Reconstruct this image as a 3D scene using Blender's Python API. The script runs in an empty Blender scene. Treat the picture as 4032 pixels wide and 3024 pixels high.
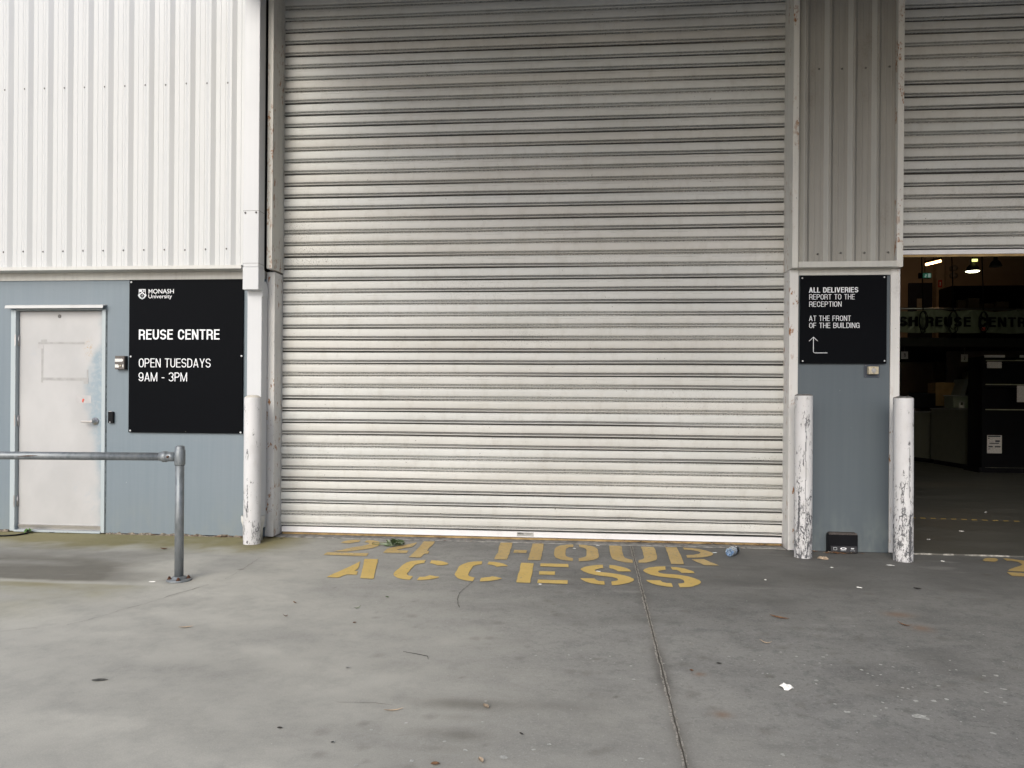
import bpy, bmesh, math, random
import numpy as np
from mathutils import Vector, Matrix

# ------------------------------------------------------------------ camera, sky, sun, exposure
scene = bpy.context.scene
R = math.radians
cam_data = bpy.data.cameras.new("camera")
cam = bpy.data.objects.new("camera", cam_data)
scene.collection.objects.link(cam)
cam_data.sensor_width = 36.0
cam_data.lens = 36.0 * 2900.0 / 4032.0
cam_data.shift_y = (1586.0 - 1512.0) / 4032.0
cam_data.clip_end = 2000.0
cam_data.clip_start = 0.05
yaw, roll = R(5.19), 0.00745
fwd = Vector((-math.sin(yaw), math.cos(yaw), 0)); rgt = Vector((math.cos(yaw), math.sin(yaw), 0)); up = Vector((0, 0, 1))
cr = rgt * math.cos(roll) + up * math.sin(roll)
cu = up * math.cos(roll) - rgt * math.sin(roll)
M = Matrix((cr, cu, -fwd)).transposed().to_4x4()
M.translation = Vector((0, -6.4, 1.2))
cam.matrix_world = M
scene.camera = cam

SUN_EL, SUN_AZ = 32.0, 194.0          # overcast: broad bright patch low behind the photographer's left
world = bpy.data.worlds.new("World"); scene.world = world
world.use_nodes = True
wn = world.node_tree.nodes; wl = world.node_tree.links
sky = wn.new("ShaderNodeTexSky"); sky.sky_type = 'NISHITA'; sky.sun_disc = False
sky.sun_elevation = R(SUN_EL); sky.sun_rotation = R(SUN_AZ)
sky.air_density = 0.6; sky.dust_density = 2.0; sky.ozone_density = 0.2
wn["Background"].inputs[1].default_value = 0.12
wl.new(sky.outputs[0], wn["Background"].inputs[0])
sun_data = bpy.data.lights.new("sun", 'SUN'); sun = bpy.data.objects.new("sun", sun_data)
scene.collection.objects.link(sun)
sun_data.energy = 1.05; sun_data.angle = R(38); sun_data.color = (0.965, 1.0, 0.935)
az, el = R(SUN_AZ), R(SUN_EL)
to_sun = Vector((math.sin(az) * math.cos(el), math.cos(az) * math.cos(el), math.sin(el)))
sun.rotation_euler = (-to_sun).to_track_quat('-Z', 'Y').to_euler()
scene.view_settings.view_transform = 'Standard'; scene.view_settings.look = 'None'
scene.view_settings.exposure = 0.79; scene.view_settings.gamma = 1.0
try:
    scene.cycles.use_denoising = True
    scene.cycles.max_bounces = 8
    scene.cycles.sample_clamp_indirect = 4.0
except Exception:
    pass

# ------------------------------------------------------------------ helpers
rng = random.Random(7)
COL = scene.collection

class MB:
    """collects boxes, prisms, tubes and sheets into one mesh"""
    def __init__(s): s.v, s.f, s.mi, s.m, s.sm = [], [], [], 0, []
    def add(s, vs, fs, smooth=False):
        o = len(s.v); s.v += [tuple(p) for p in vs]
        for f in fs: s.f.append(tuple(i + o for i in f)); s.mi.append(s.m); s.sm.append(smooth)
        return s
    def box(s, x0, x1, y0, y1, z0, z1, bev=0.0):
        if bev <= 0:
            vs = [(x, y, z) for z in (z0, z1) for y in (y0, y1) for x in (x0, x1)]
            return s.add(vs, [(0, 2, 3, 1), (4, 5, 7, 6), (0, 1, 5, 4), (2, 6, 7, 3), (0, 4, 6, 2), (1, 3, 7, 5)])
        bm = bmesh.new(); bmesh.ops.create_cube(bm, size=1)
        for v in bm.verts:
            v.co = Vector(((x0 + x1) / 2 + v.co.x * (x1 - x0), (y0 + y1) / 2 + v.co.y * (y1 - y0), (z0 + z1) / 2 + v.co.z * (z1 - z0)))
        bmesh.ops.bevel(bm, geom=list(bm.edges), offset=bev, segments=2, profile=0.5, affect='EDGES')
        return s.bm(bm)
    def bm(s, bm, smooth=False, mtx=None):
        bm.verts.index_update()
        vs = [(mtx @ v.co if mtx else v.co)[:] for v in bm.verts]
        s.add(vs, [[v.index for v in f.verts] for f in bm.faces], smooth); bm.free(); return s
    def prism(s, pts, a, b, axis='y'):
        """polygon (list of 2-D points) extruded along an axis from a to b; concave allowed"""
        from mathutils.geometry import tessellate_polygon
        n = len(pts)
        mk = {'y': lambda p, t: (p[0], t, p[1]), 'z': lambda p, t: (p[0], p[1], t), 'x': lambda p, t: (t, p[0], p[1])}[axis]
        vs = [mk(p, a) for p in pts] + [mk(p, b) for p in pts]
        tri = tessellate_polygon([[Vector((p[0], p[1], 0)) for p in pts]])
        fs = [tuple(t) for t in tri] + [tuple(i + n for i in reversed(t)) for t in tri]
        fs += [(i, (i + 1) % n, (i + 1) % n + n, i + n) for i in range(n)]
        return s.add(vs, fs)
    def flat(s, pts, z):
        from mathutils.geometry import tessellate_polygon
        tri = tessellate_polygon([[Vector((p[0], p[1], 0)) for p in pts]])
        out = []
        for t in tri:
            a, b, c = (Vector(pts[i]) for i in t)
            out.append(tuple(t) if (b - a).cross(c - a) > 0 else tuple(reversed(t)))
        return s.add([(p[0], p[1], z) for p in pts], out)
    def lathe(s, prof, c=(0, 0, 0), n=32, mtx=None, cap=True, smooth=True):
        vs, fs = [], []
        for r, z in prof:
            for k in range(n):
                a = 2 * math.pi * k / n; vs.append(Vector((r * math.cos(a), r * math.sin(a), z)))
        for i in range(len(prof) - 1):
            for k in range(n):
                fs.append((i * n + k, i * n + (k + 1) % n, (i + 1) * n + (k + 1) % n, (i + 1) * n + k))
        m = (mtx if mtx else Matrix()); c = Vector(c)
        s.add([(m @ v) + c for v in vs], fs, smooth)
        if cap:
            o = len(s.v) - len(vs)
            s.f.append(tuple(o + k for k in reversed(range(n)))); s.mi.append(s.m); s.sm.append(False)
            s.f.append(tuple(o + (len(prof) - 1) * n + k for k in range(n))); s.mi.append(s.m); s.sm.append(False)
        return s
    def tube(s, pts, r, n=10, smooth=True):
        pts = [Vector(p) for p in pts]; vs, fs = [], []
        rr = r if hasattr(r, '__len__') else [r] * len(pts)
        for i, p in enumerate(pts):
            d = (pts[min(i + 1, len(pts) - 1)] - pts[max(i - 1, 0)]).normalized()
            a = d.orthogonal().normalized() if i == 0 else (a - d * a.dot(d)).normalized()
            b = d.cross(a)
            for k in range(n):
                t = 2 * math.pi * k / n; vs.append(p + (a * math.cos(t) + b * math.sin(t)) * rr[i])
        for i in range(len(pts) - 1):
            for k in range(n): fs.append((i * n + k, i * n + (k + 1) % n, (i + 1) * n + (k + 1) % n, (i + 1) * n + k))
        fs.append(tuple(reversed(range(n)))); fs.append(tuple((len(pts) - 1) * n + k for k in range(n)))
        return s.add(vs, fs, smooth)
    def build(s, name, mats, parent=None, loc=None, attrs=None):
        me = bpy.data.meshes.new(name)
        if parent is not None:
            P = world_loc(parent); L0 = Vector((0, 0, 0))
        else:
            P = Vector(loc) if loc else Vector((0, 0, 0)); L0 = P
        me.from_pydata([(x - P.x, y - P.y, z - P.z) for x, y, z in s.v], [], s.f)
        for m in (mats if isinstance(mats, (list, tuple)) else [mats]): me.materials.append(m)
        me.polygons.foreach_set('material_index', s.mi); me.polygons.foreach_set('use_smooth', s.sm)
        for k, arr in (attrs or {}).items():
            at = me.attributes.new(k, 'FLOAT_COLOR', 'POINT'); at.data.foreach_set('color', np.asarray(arr, dtype=np.float32).ravel())
        me.update()
        o = bpy.data.objects.new(name, me); COL.objects.link(o); o.location = L0
        if parent is not None: o.parent = parent
        return o

def world_loc(o):
    p = Vector(o.location)
    while o.parent is not None: o = o.parent; p = p + Vector(o.location)
    return p
def tag(o, label=None, cat=None, group=None, kind=None):
    if label: o['label'] = label
    if cat: o['category'] = cat
    if group: o['group'] = group
    if kind: o['kind'] = kind
    return o
def thing(name, loc, label, cat, group=None):
    o = bpy.data.objects.new(name, None); COL.objects.link(o); o.location = loc; o.empty_display_size = 0.1
    return tag(o, label, cat, group)

# ------------------------------------------------------------------ material building
class NT:
    def __init__(s, name):
        s.mat = bpy.data.materials.new(name); s.mat.use_nodes = True
        s.t = s.mat.node_tree; s.b = s.t.nodes["Principled BSDF"]; s._tc = None
    def n(s, kind, **kw):
        nd = s.t.nodes.new(kind)
        for k, v in kw.items(): setattr(nd, k, v)
        return nd
    def link(s, a, b): s.t.links.new(a, b)
    def setin(s, sock, v):
        if hasattr(v, 'node'): s.link(v, sock)
        else: sock.default_value = v
    def pos(s):
        if s._tc is None: s._tc = s.n("ShaderNodeNewGeometry").outputs["Position"]
        return s._tc
    def mapped(s, scale, off=(0, 0, 0)):
        m = s.n("ShaderNodeMapping"); s.link(s.pos(), m.inputs[0]); m.inputs["Scale"].default_value = scale; m.inputs["Location"].default_value = off
        return m.outputs[0]
    def noise(s, scale=(1, 1, 1), detail=4, rough=0.55, off=(0, 0, 0), dist=0.0):
        if not hasattr(scale, '__len__'): scale = (scale,) * 3
        nd = s.n("ShaderNodeTexNoise"); s.link(s.mapped(scale, off), nd.inputs["Vector"]); nd.inputs["Scale"].default_value = 1
        nd.inputs["Detail"].default_value = detail; nd.inputs["Roughness"].default_value = rough; nd.inputs["Distortion"].default_value = dist
        return nd.outputs["Fac"]
    def ramp(s, v, a, b, lo=0.0, hi=1.0):
        m = s.n("ShaderNodeMapRange"); m.interpolation_type = 'SMOOTHSTEP'; s.link(v, m.inputs[0])
        m.inputs[1].default_value = a; m.inputs[2].default_value = b; m.inputs[3].default_value = lo; m.inputs[4].default_value = hi
        return m.outputs[0]
    def math(s, op, a, b=0.0):
        m = s.n("ShaderNodeMath", operation=op); s.setin(m.inputs[0], a); s.setin(m.inputs[1], b); return m.outputs[0]
    def mix(s, f, a, b, mode='MIX'):
        m = s.n("ShaderNodeMix", data_type='RGBA', blend_type=mode); s.setin(m.inputs[0], f)
        for sk, v in ((m.inputs[6], a), (m.inputs[7], b)):
            if hasattr(v, 'node'): s.link(v, sk)
            else: sk.default_value = (v[0], v[1], v[2], 1)
        return m.outputs[2]
    def attr(s, name):
        a = s.n("ShaderNodeAttribute", attribute_name=name); sp = s.n("ShaderNodeSeparateColor"); s.link(a.outputs["Color"], sp.inputs[0])
        return sp.outputs[0], sp.outputs[1], sp.outputs[2], a.outputs["Alpha"]
    def sep(s):
        x = s.n("ShaderNodeSeparateXYZ"); s.link(s.pos(), x.inputs[0]); return x.outputs
    def bump(s, h, strength=0.2, dist=0.01):
        b = s.n("ShaderNodeBump"); b.inputs["Strength"].default_value = strength; b.inputs["Distance"].default_value = dist
        s.link(h, b.inputs["Height"]); s.link(b.outputs[0], s.b.inputs["Normal"])
    def done(s, col, rough=0.5, metal=0.0, spec=0.5):
        s.setin(s.b.inputs["Base Color"], col if hasattr(col, 'node') else (col[0], col[1], col[2], 1))
        s.setin(s.b.inputs["Roughness"], rough); s.setin(s.b.inputs["Metallic"], metal)
        s.b.inputs["Specular IOR Level"].default_value = spec
        return s.mat

def plain(name, col, rough=0.6, metal=0.0, var=0.12, scale=9.0, spec=0.4):
    t = NT(name); nz = t.noise(scale, 5); f = t.ramp(nz, 0.3, 0.7, 1 - var, 1 + var)
    c = t.mix(1.0, col, t.mix(0.0, (1, 1, 1), (1, 1, 1)), 'MULTIPLY')
    v = t.n("ShaderNodeVectorMath", operation='SCALE'); t.link(c, v.inputs[0]); t.link(f, v.inputs["Scale"])
    return t.done(v.outputs[0], rough, metal, spec)

def painted(name, col, rough=0.45, streak=0.05, grime=0.12, rust=0.0, chips=0.0, base_dirt=0.0, rough_var=0.1, grime_col=(0.16, 0.13, 0.10)):
    """weathered paint on steel sheet: vertical streaks, blotchy grime, rust freckles and dark chips"""
    t = NT(name)
    st = t.noise((28, 28, 0.7), 4, 0.6); big = t.noise(1.7, 4)
    v = t.math('ADD', t.ramp(st, 0.25, 0.75, -streak, streak), t.ramp(big, 0.3, 0.7, 1 - streak, 1 + streak))
    sc = t.n("ShaderNodeVectorMath", operation='SCALE'); sc.inputs[0].default_value = col; t.link(v, sc.inputs["Scale"])
    c = sc.outputs[0]
    if grime > 0:
        g = t.math('MULTIPLY', t.ramp(t.noise((5, 5, 1.6), 6, 0.65, (3, 1, 2)), 0.52, 0.78), t.ramp(t.noise(60, 3, 0.6), 0.4, 0.65, 0.4, 1))
        c = t.mix(t.math('MULTIPLY', g, grime * 2.0), c, grime_col)
    if base_dirt > 0:
        z = t.sep()[2]; d = t.ramp(z, 0.35, 0.0, 0, 1)
        d = t.math('MULTIPLY', d, t.ramp(t.noise((14, 14, 5), 5), 0.42, 0.68)); c = t.mix(t.math('MULTIPLY', d, base_dirt), c, (0.12, 0.10, 0.08))
    if rust > 0:
        r = t.math('MULTIPLY', t.ramp(t.noise((26, 26, 12), 6, 0.7, (7, 3, 1)), 0.66 - 0.07 * rust, 0.70 - 0.05 * rust), t.ramp(t.noise((3.0, 3.0, 1.6), 3, 0.5, (1, 9, 4)), 0.47, 0.6))
        c = t.mix(r, c, t.mix(t.noise(70, 2), (0.20, 0.075, 0.025), (0.40, 0.19, 0.07)))
    if chips > 0:
        k = t.ramp(t.noise((42, 42, 26), 5, 0.72, (2, 5, 8)), 0.70 - 0.05 * chips, 0.715 - 0.05 * chips); c = t.mix(k, c, (0.09, 0.08, 0.075))
    t.bump(t.noise(220, 2), 0.06, 0.002)
    return t.done(c, t.ramp(big, 0.3, 0.7, rough - rough_var, rough + rough_var), 0.0, 0.4)

def numnoise(x, y, seed=0, oct=4, base=1.0, gain=0.5):
    """value noise on arrays, about -1..1"""
    out = np.zeros_like(x); amp, tot, fr = 1.0, 0.0, base
    for o in range(oct):
        xs, ys = x * fr + 17.3 * (seed + o), y * fr - 9.1 * (seed + o)
        xi, yi = np.floor(xs).astype(np.int64), np.floor(ys).astype(np.int64); fx, fy = xs - xi, ys - yi
        fx = fx * fx * (3 - 2 * fx); fy = fy * fy * (3 - 2 * fy)
        def h(a, b):
            n = (a * 374761393 + b * 668265263 + (seed + o) * 974634777) & 0x7fffffff
            n = ((n ^ (n >> 13)) * 1274126177) & 0x7fffffff
            return ((n ^ (n >> 16)) & 0xffff) / 32767.5 - 1
        out += amp * ((h(xi, yi) * (1 - fx) + h(xi + 1, yi) * fx) * (1 - fy) + (h(xi, yi + 1) * (1 - fx) + h(xi + 1, yi + 1) * fx) * fy)
        tot += amp; amp *= gain; fr *= 2.03
    return out / tot
def sst(a, b, x):
    t = np.clip((x - a) / (b - a), 0, 1); return t * t * (3 - 2 * t)

FONT = None
def lettering(body, x0, x1, z0, cap, y, mat, parent, bold=0.0, name='lettering', ref=None, lat=None):
    """text on a vertical face: fitted between x0 and x1, capitals `cap` high on the baseline z0, facing -Y"""
    def mesh_of(txt):
        cu_ = bpy.data.curves.new('t', 'FONT'); cu_.body = txt; cu_.size = 1; cu_.offset = bold; cu_.resolution_u = 3
        ob = bpy.data.objects.new('t', cu_); COL.objects.link(ob)
        dg = bpy.context.evaluated_depsgraph_get(); m = bpy.data.meshes.new_from_object(ob.evaluated_get(dg))
        bpy.data.objects.remove(ob); bpy.data.curves.remove(cu_); return m
    hm = mesh_of('H'); ch = max(v.co.y for v in hm.vertices) - min(v.co.y for v in hm.vertices); hb = min(v.co.y for v in hm.vertices)
    bpy.data.meshes.remove(hm)
    m = mesh_of(body); xs = [v.co.x for v in m.vertices]; a, b = min(xs), max(xs)
    mb = MB()
    sx = (x1 - x0) / (b - a); sz = cap / ch
    mb.add([(x0 + (v.co.x - a) * sx, y, z0 + (v.co.y - hb) * sz) for v in m.vertices], [tuple(p.vertices) for p in m.polygons])
    bpy.data.meshes.remove(m)
    return mb.build(name, mat, parent)
# ------------------------------------------------------------------ condensed grotesque capitals, drawn as strokes
def glyph(ch, t):
    """-> (width, list of polygons) in cap-height units; t = stem thickness"""
    h = t / 2
    W = {'E': .50, 'F': .48, 'L': .47, 'T': .54, 'I': t, 'M': .74, 'N': .58, 'A': .62, 'V': .60, 'Y': .60, '-': .30, ' ': .34, 'J': .48, '1': .34, 'W': .86}.get(ch, .57)
    W += (t - .14) * .55 if ch not in 'I -' else 0
    L, R_, B, T = h, W - h, h, 1 - h; cx = W / 2; rx_ = (W - t) / 2; P = []
    def arc(x, y, a, b, d0, d1, n=12): return [(x + a * math.cos(R(d0 + (d1 - d0) * k / n)), y + b * math.sin(R(d0 + (d1 - d0) * k / n))) for k in range(n + 1)]
    def stroke(p, closed=False, th=None):
        th = th or t; q = [Vector(a) for a in p]; q = [a for i, a in enumerate(q) if i == 0 or (a - q[i - 1]).length > 1e-5]
        if closed and (q[0] - q[-1]).length < 1e-5: q.pop()
        n = len(q); lf, rt = [], []
        for i in range(n):
            a = q[i - 1] if (i > 0 or closed) else None; b = q[(i + 1) % n] if (i < n - 1 or closed) else None
            d1 = (q[i] - a).normalized() if a is not None else None; d2 = (b - q[i]).normalized() if b is not None else None
            d1 = d1 or d2; d2 = d2 or d1
            m = Vector((-(d1.y + d2.y), d1.x + d2.x)); m = m.normalized() if m.length > 1e-6 else Vector((-d1.y, d1.x))
            k = min(1.6, 1 / max(.35, m.dot(Vector((-d1.y, d1.x))))); lf.append(q[i] + m * k * th / 2); rt.append(q[i] - m * k * th / 2)
        for i in range(n if closed else n - 1):
            j = (i + 1) % n; P.append([lf[i][:], lf[j][:], rt[j][:], rt[i][:]])
    def box(x0, x1, y0, y1): P.append([(x0, y0), (x1, y0), (x1, y1), (x0, y1)])
    def diag(x0, y0, x1, y1, th=None):
        k = (th or t) / 2 * math.sqrt(1 + ((x1 - x0) / (y1 - y0)) ** 2); P.append([(x0 - k, y0), (x0 + k, y0), (x1 + k, y1), (x1 - k, y1)])
    b = t * .86                                                      # bars a little thinner than stems
    ry = min(.30, rx_ * 1.25)
    if ch == 'O': stroke(arc(cx, T - ry, rx_, ry, 0, 180) + arc(cx, B + ry, rx_, ry, 180, 360), True)
    elif ch == 'C': stroke(arc(cx, T - ry, rx_, ry, -8, 180) + arc(cx, B + ry, rx_, ry, 180, 368))
    elif ch == 'G':
        stroke(arc(cx, T - ry, rx_, ry, -2, 180) + arc(cx, B + ry, rx_, ry, 180, 350)); box(R_ - h, R_ + h, 0, .50); box(cx, R_ - h, .50 - b, .50)
    elif ch == 'U': stroke([(L, 1)] + arc(cx, B + ry, rx_, ry, 180, 360) + [(R_, 1)])
    elif ch == 'S': q = (T - .5) / 2; stroke(arc(cx, T - q, rx_, q, 12, 250, 18) + arc(cx, B + q, rx_, q, 70, -168, 18))
    elif ch == '3': q = (T - .5) / 2; stroke(arc(cx, T - q, rx_, q, 165, -80, 18)); stroke(arc(cx, B + q, rx_, q, 80, -165, 18))
    elif ch == '9': stroke(arc(cx, T - ry, rx_, ry, 0, 180) + arc(cx, .38 + ry, rx_, ry, 180, 360), True); stroke([(R_, T - ry), (R_, B + ry)] + arc(cx, B + ry, rx_, ry, 0, -165))
    elif ch == 'D': c2_ = W * .42; stroke([(L, B), (L, T), (c2_, T)] + arc(c2_, T - .3, R_ - c2_, .3, 90, 0) + arc(c2_, B + .3, R_ - c2_, .3, 0, -90), True)
    elif ch in 'PRB':
        m = .47 if ch != 'B' else .52; c2_ = W * .55; q = (T - m) / 2
        box(0, t, 0, 1); stroke([(L, T), (c2_, T)] + arc(c2_, m + q, R_ - c2_, q, 90, -90, 12) + [(L, m)])
        if ch == 'R': stroke([(c2_ - .02, m)] + arc(c2_ - .02, m - .16, R_ - c2_, .16, 90, 0, 8) + [(R_ - .02, .16), (R_ + .01, 0)])
        if ch == 'B': q = (m - B) / 2; stroke([(L, m), (c2_, m)] + arc(c2_, B + q, R_ - c2_, q, 90, -90, 12) + [(L, B)])
    elif ch in 'EFL':
        box(0, t, 0, 1)
        if ch != 'L': box(t, W, 1 - b, 1); box(t, W * .94, .48, .48 + b)
        if ch != 'F': box(t, W, 0, b)
    elif ch == 'T': box(0, W, 1 - b, 1); box(cx - h, cx + h, 0, 1 - b)
    elif ch == 'H': box(0, t, 0, 1); box(W - t, W, 0, 1); box(t, W - t, .47, .47 + b)
    elif ch == 'I': box(0, t, 0, 1)
    elif ch == 'N': box(0, t, 0, 1); box(W - t, W, 0, 1); diag(W - h - .01, 0, h + .01, 1)
    elif ch == 'M': box(0, t * .92, 0, 1); box(W - t * .92, W, 0, 1); diag(cx, 0, h, 1, t * .85); diag(cx, 0, W - h, 1, t * .85)
    elif ch == 'A': k = h * 1.04; diag(k, 0, cx, 1, t * .96); diag(W - k, 0, cx, 1, t * .96); box(W * .22, W * .78, .24, .24 + b)
    elif ch == 'V': k = h * 1.04; diag(cx, 0, k, 1, t * .96); diag(cx, 0, W - k, 1, t * .96)
    elif ch == 'Y': k = h * 1.04; diag(cx, .40, k, 1, t * .96); diag(cx, .40, W - k, 1, t * .96); box(cx - h, cx + h, 0, .42)
    elif ch == 'J': stroke([(R_, 1)] + arc(cx, B + ry, rx_, ry, 0, -180))
    elif ch == '1': box(W - t, W, 0, 1); box(0, W - t, .72, .72 + b)
    elif ch == '-': box(0, W, .36, .36 + b)
    return W, P
def condensed(body, x0, x1, z0, cap, y, mat, parent, t=.15, gap=.10):
    mb = MB(); x = 0; out = []
    for ch in body:
        w, P = glyph(ch, t); out += [[(x + px, pz) for px, pz in p] for p in P]; x += w + (gap if ch != ' ' else gap * .3)
    x -= gap; s_ = (x1 - x0) / x
    for k, p in enumerate(out):
        yy = y - 0.00012 * (k % 5); mb.add([(x0 + px * s_, yy, z0 + pz * cap) for px, pz in p], [tuple(range(len(p)))])
    return mb.build("lettering", mat, parent)
LINE_ONE = [('2',[[(-2.004,-0.314),(-1.993,-0.239),(-1.964,-0.19),(-1.924,-0.172),(-1.872,-0.165),(-1.86,-0.256),(-1.893,-0.286),(-1.913,-0.332),(-1.95,-0.327)],[(-1.812,-0.17),(-1.766,-0.172),(-1.725,-0.194),(-1.693,-0.226),(-1.667,-0.295),(-1.65,-0.381),(-1.651,-0.438),(-1.673,-0.499),(-1.712,-0.547),(-1.759,-0.595),(-1.804,-0.633),(-1.845,-0.666),(-1.947,-0.67),(-1.905,-0.614),(-1.871,-0.544),(-1.824,-0.478),(-1.78,-0.43),(-1.76,-0.383),(-1.749,-0.344),(-1.754,-0.312),(-1.774,-0.284),(-1.81,-0.262)],[(-1.981,-0.715),(-1.643,-0.708),(-1.634,-0.814),(-1.976,-0.812)]]),('4',[[(-1.37,-0.226),(-1.362,-0.243),(-1.362,-0.406),(-1.413,-0.466),(-1.461,-0.543),(-1.437,-0.563),(-1.358,-0.567),(-1.353,-0.666),(-1.538,-0.672),(-1.545,-0.513),(-1.502,-0.436),(-1.449,-0.355),(-1.411,-0.288)],[(-1.317,-0.167),(-1.223,-0.16),(-1.212,-0.349),(-1.219,-0.399),(-1.207,-0.564),(-1.186,-0.568),(-1.18,-0.667),(-1.207,-0.67),(-1.207,-0.817),(-1.298,-0.816),(-1.3,-0.587),(-1.304,-0.374),(-1.311,-0.287)]]),('H',[[(-0.658,-0.133),(-0.555,-0.13),(-0.547,-0.373),(-0.542,-0.603),(-0.539,-0.808),(-0.635,-0.804),(-0.64,-0.627),(-0.632,-0.547),(-0.653,-0.338)],[(-0.514,-0.428),(-0.411,-0.431),(-0.41,-0.541),(-0.512,-0.545)],[(-0.383,-0.133),(-0.289,-0.129),(-0.283,-0.457),(-0.282,-0.796),(-0.378,-0.8),(-0.381,-0.492)]]),('O',[[(-0.038,-0.14),(-0.038,-0.247),(-0.073,-0.264),(-0.096,-0.315),(-0.099,-0.387),(-0.097,-0.568),(-0.091,-0.616),(-0.068,-0.662),(-0.038,-0.695),(-0.038,-0.794),(-0.088,-0.78),(-0.132,-0.749),(-0.169,-0.686),(-0.183,-0.623),(-0.19,-0.468),(-0.191,-0.339),(-0.178,-0.265),(-0.146,-0.194),(-0.099,-0.155)],[(0.011,-0.133),(0.061,-0.152),(0.109,-0.178),(0.146,-0.235),(0.163,-0.306),(0.164,-0.468),(0.161,-0.633),(0.151,-0.677),(0.117,-0.734),(0.073,-0.772),(0.008,-0.797),(0.007,-0.689),(0.039,-0.66),(0.061,-0.618),(0.069,-0.558),(0.07,-0.341),(0.064,-0.299),(0.041,-0.261),(0.011,-0.24)]]),('U',[[(0.262,-0.141),(0.364,-0.148),(0.36,-0.328),(0.356,-0.511),(0.36,-0.608),(0.375,-0.649),(0.416,-0.696),(0.413,-0.802),(0.365,-0.796),(0.312,-0.754),(0.267,-0.684),(0.259,-0.6),(0.26,-0.364)],[(0.527,-0.161),(0.63,-0.163),(0.631,-0.293),(0.619,-0.521),(0.613,-0.619),(0.598,-0.683),(0.553,-0.744),(0.515,-0.781),(0.458,-0.8),(0.462,-0.707),(0.493,-0.666),(0.513,-0.621),(0.522,-0.422),(0.525,-0.283)]]),('R',[[(0.727,-0.155),(0.822,-0.148),(0.815,-0.385),(0.806,-0.584),(0.79,-0.806),(0.695,-0.806),(0.708,-0.596),(0.718,-0.397)],[(0.871,-0.156),(0.938,-0.167),(0.999,-0.198),(1.048,-0.263),(1.078,-0.329),(1.081,-0.385),(1.058,-0.444),(1.013,-0.498),(0.962,-0.539),(0.848,-0.561),(0.854,-0.465),(0.92,-0.435),(0.966,-0.4),(0.988,-0.352),(0.981,-0.306),(0.947,-0.264),(0.903,-0.246),(0.869,-0.239)],[(0.875,-0.622),(0.971,-0.601),(1.004,-0.7),(1.045,-0.813),(0.938,-0.815),(0.899,-0.717)]])]
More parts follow.
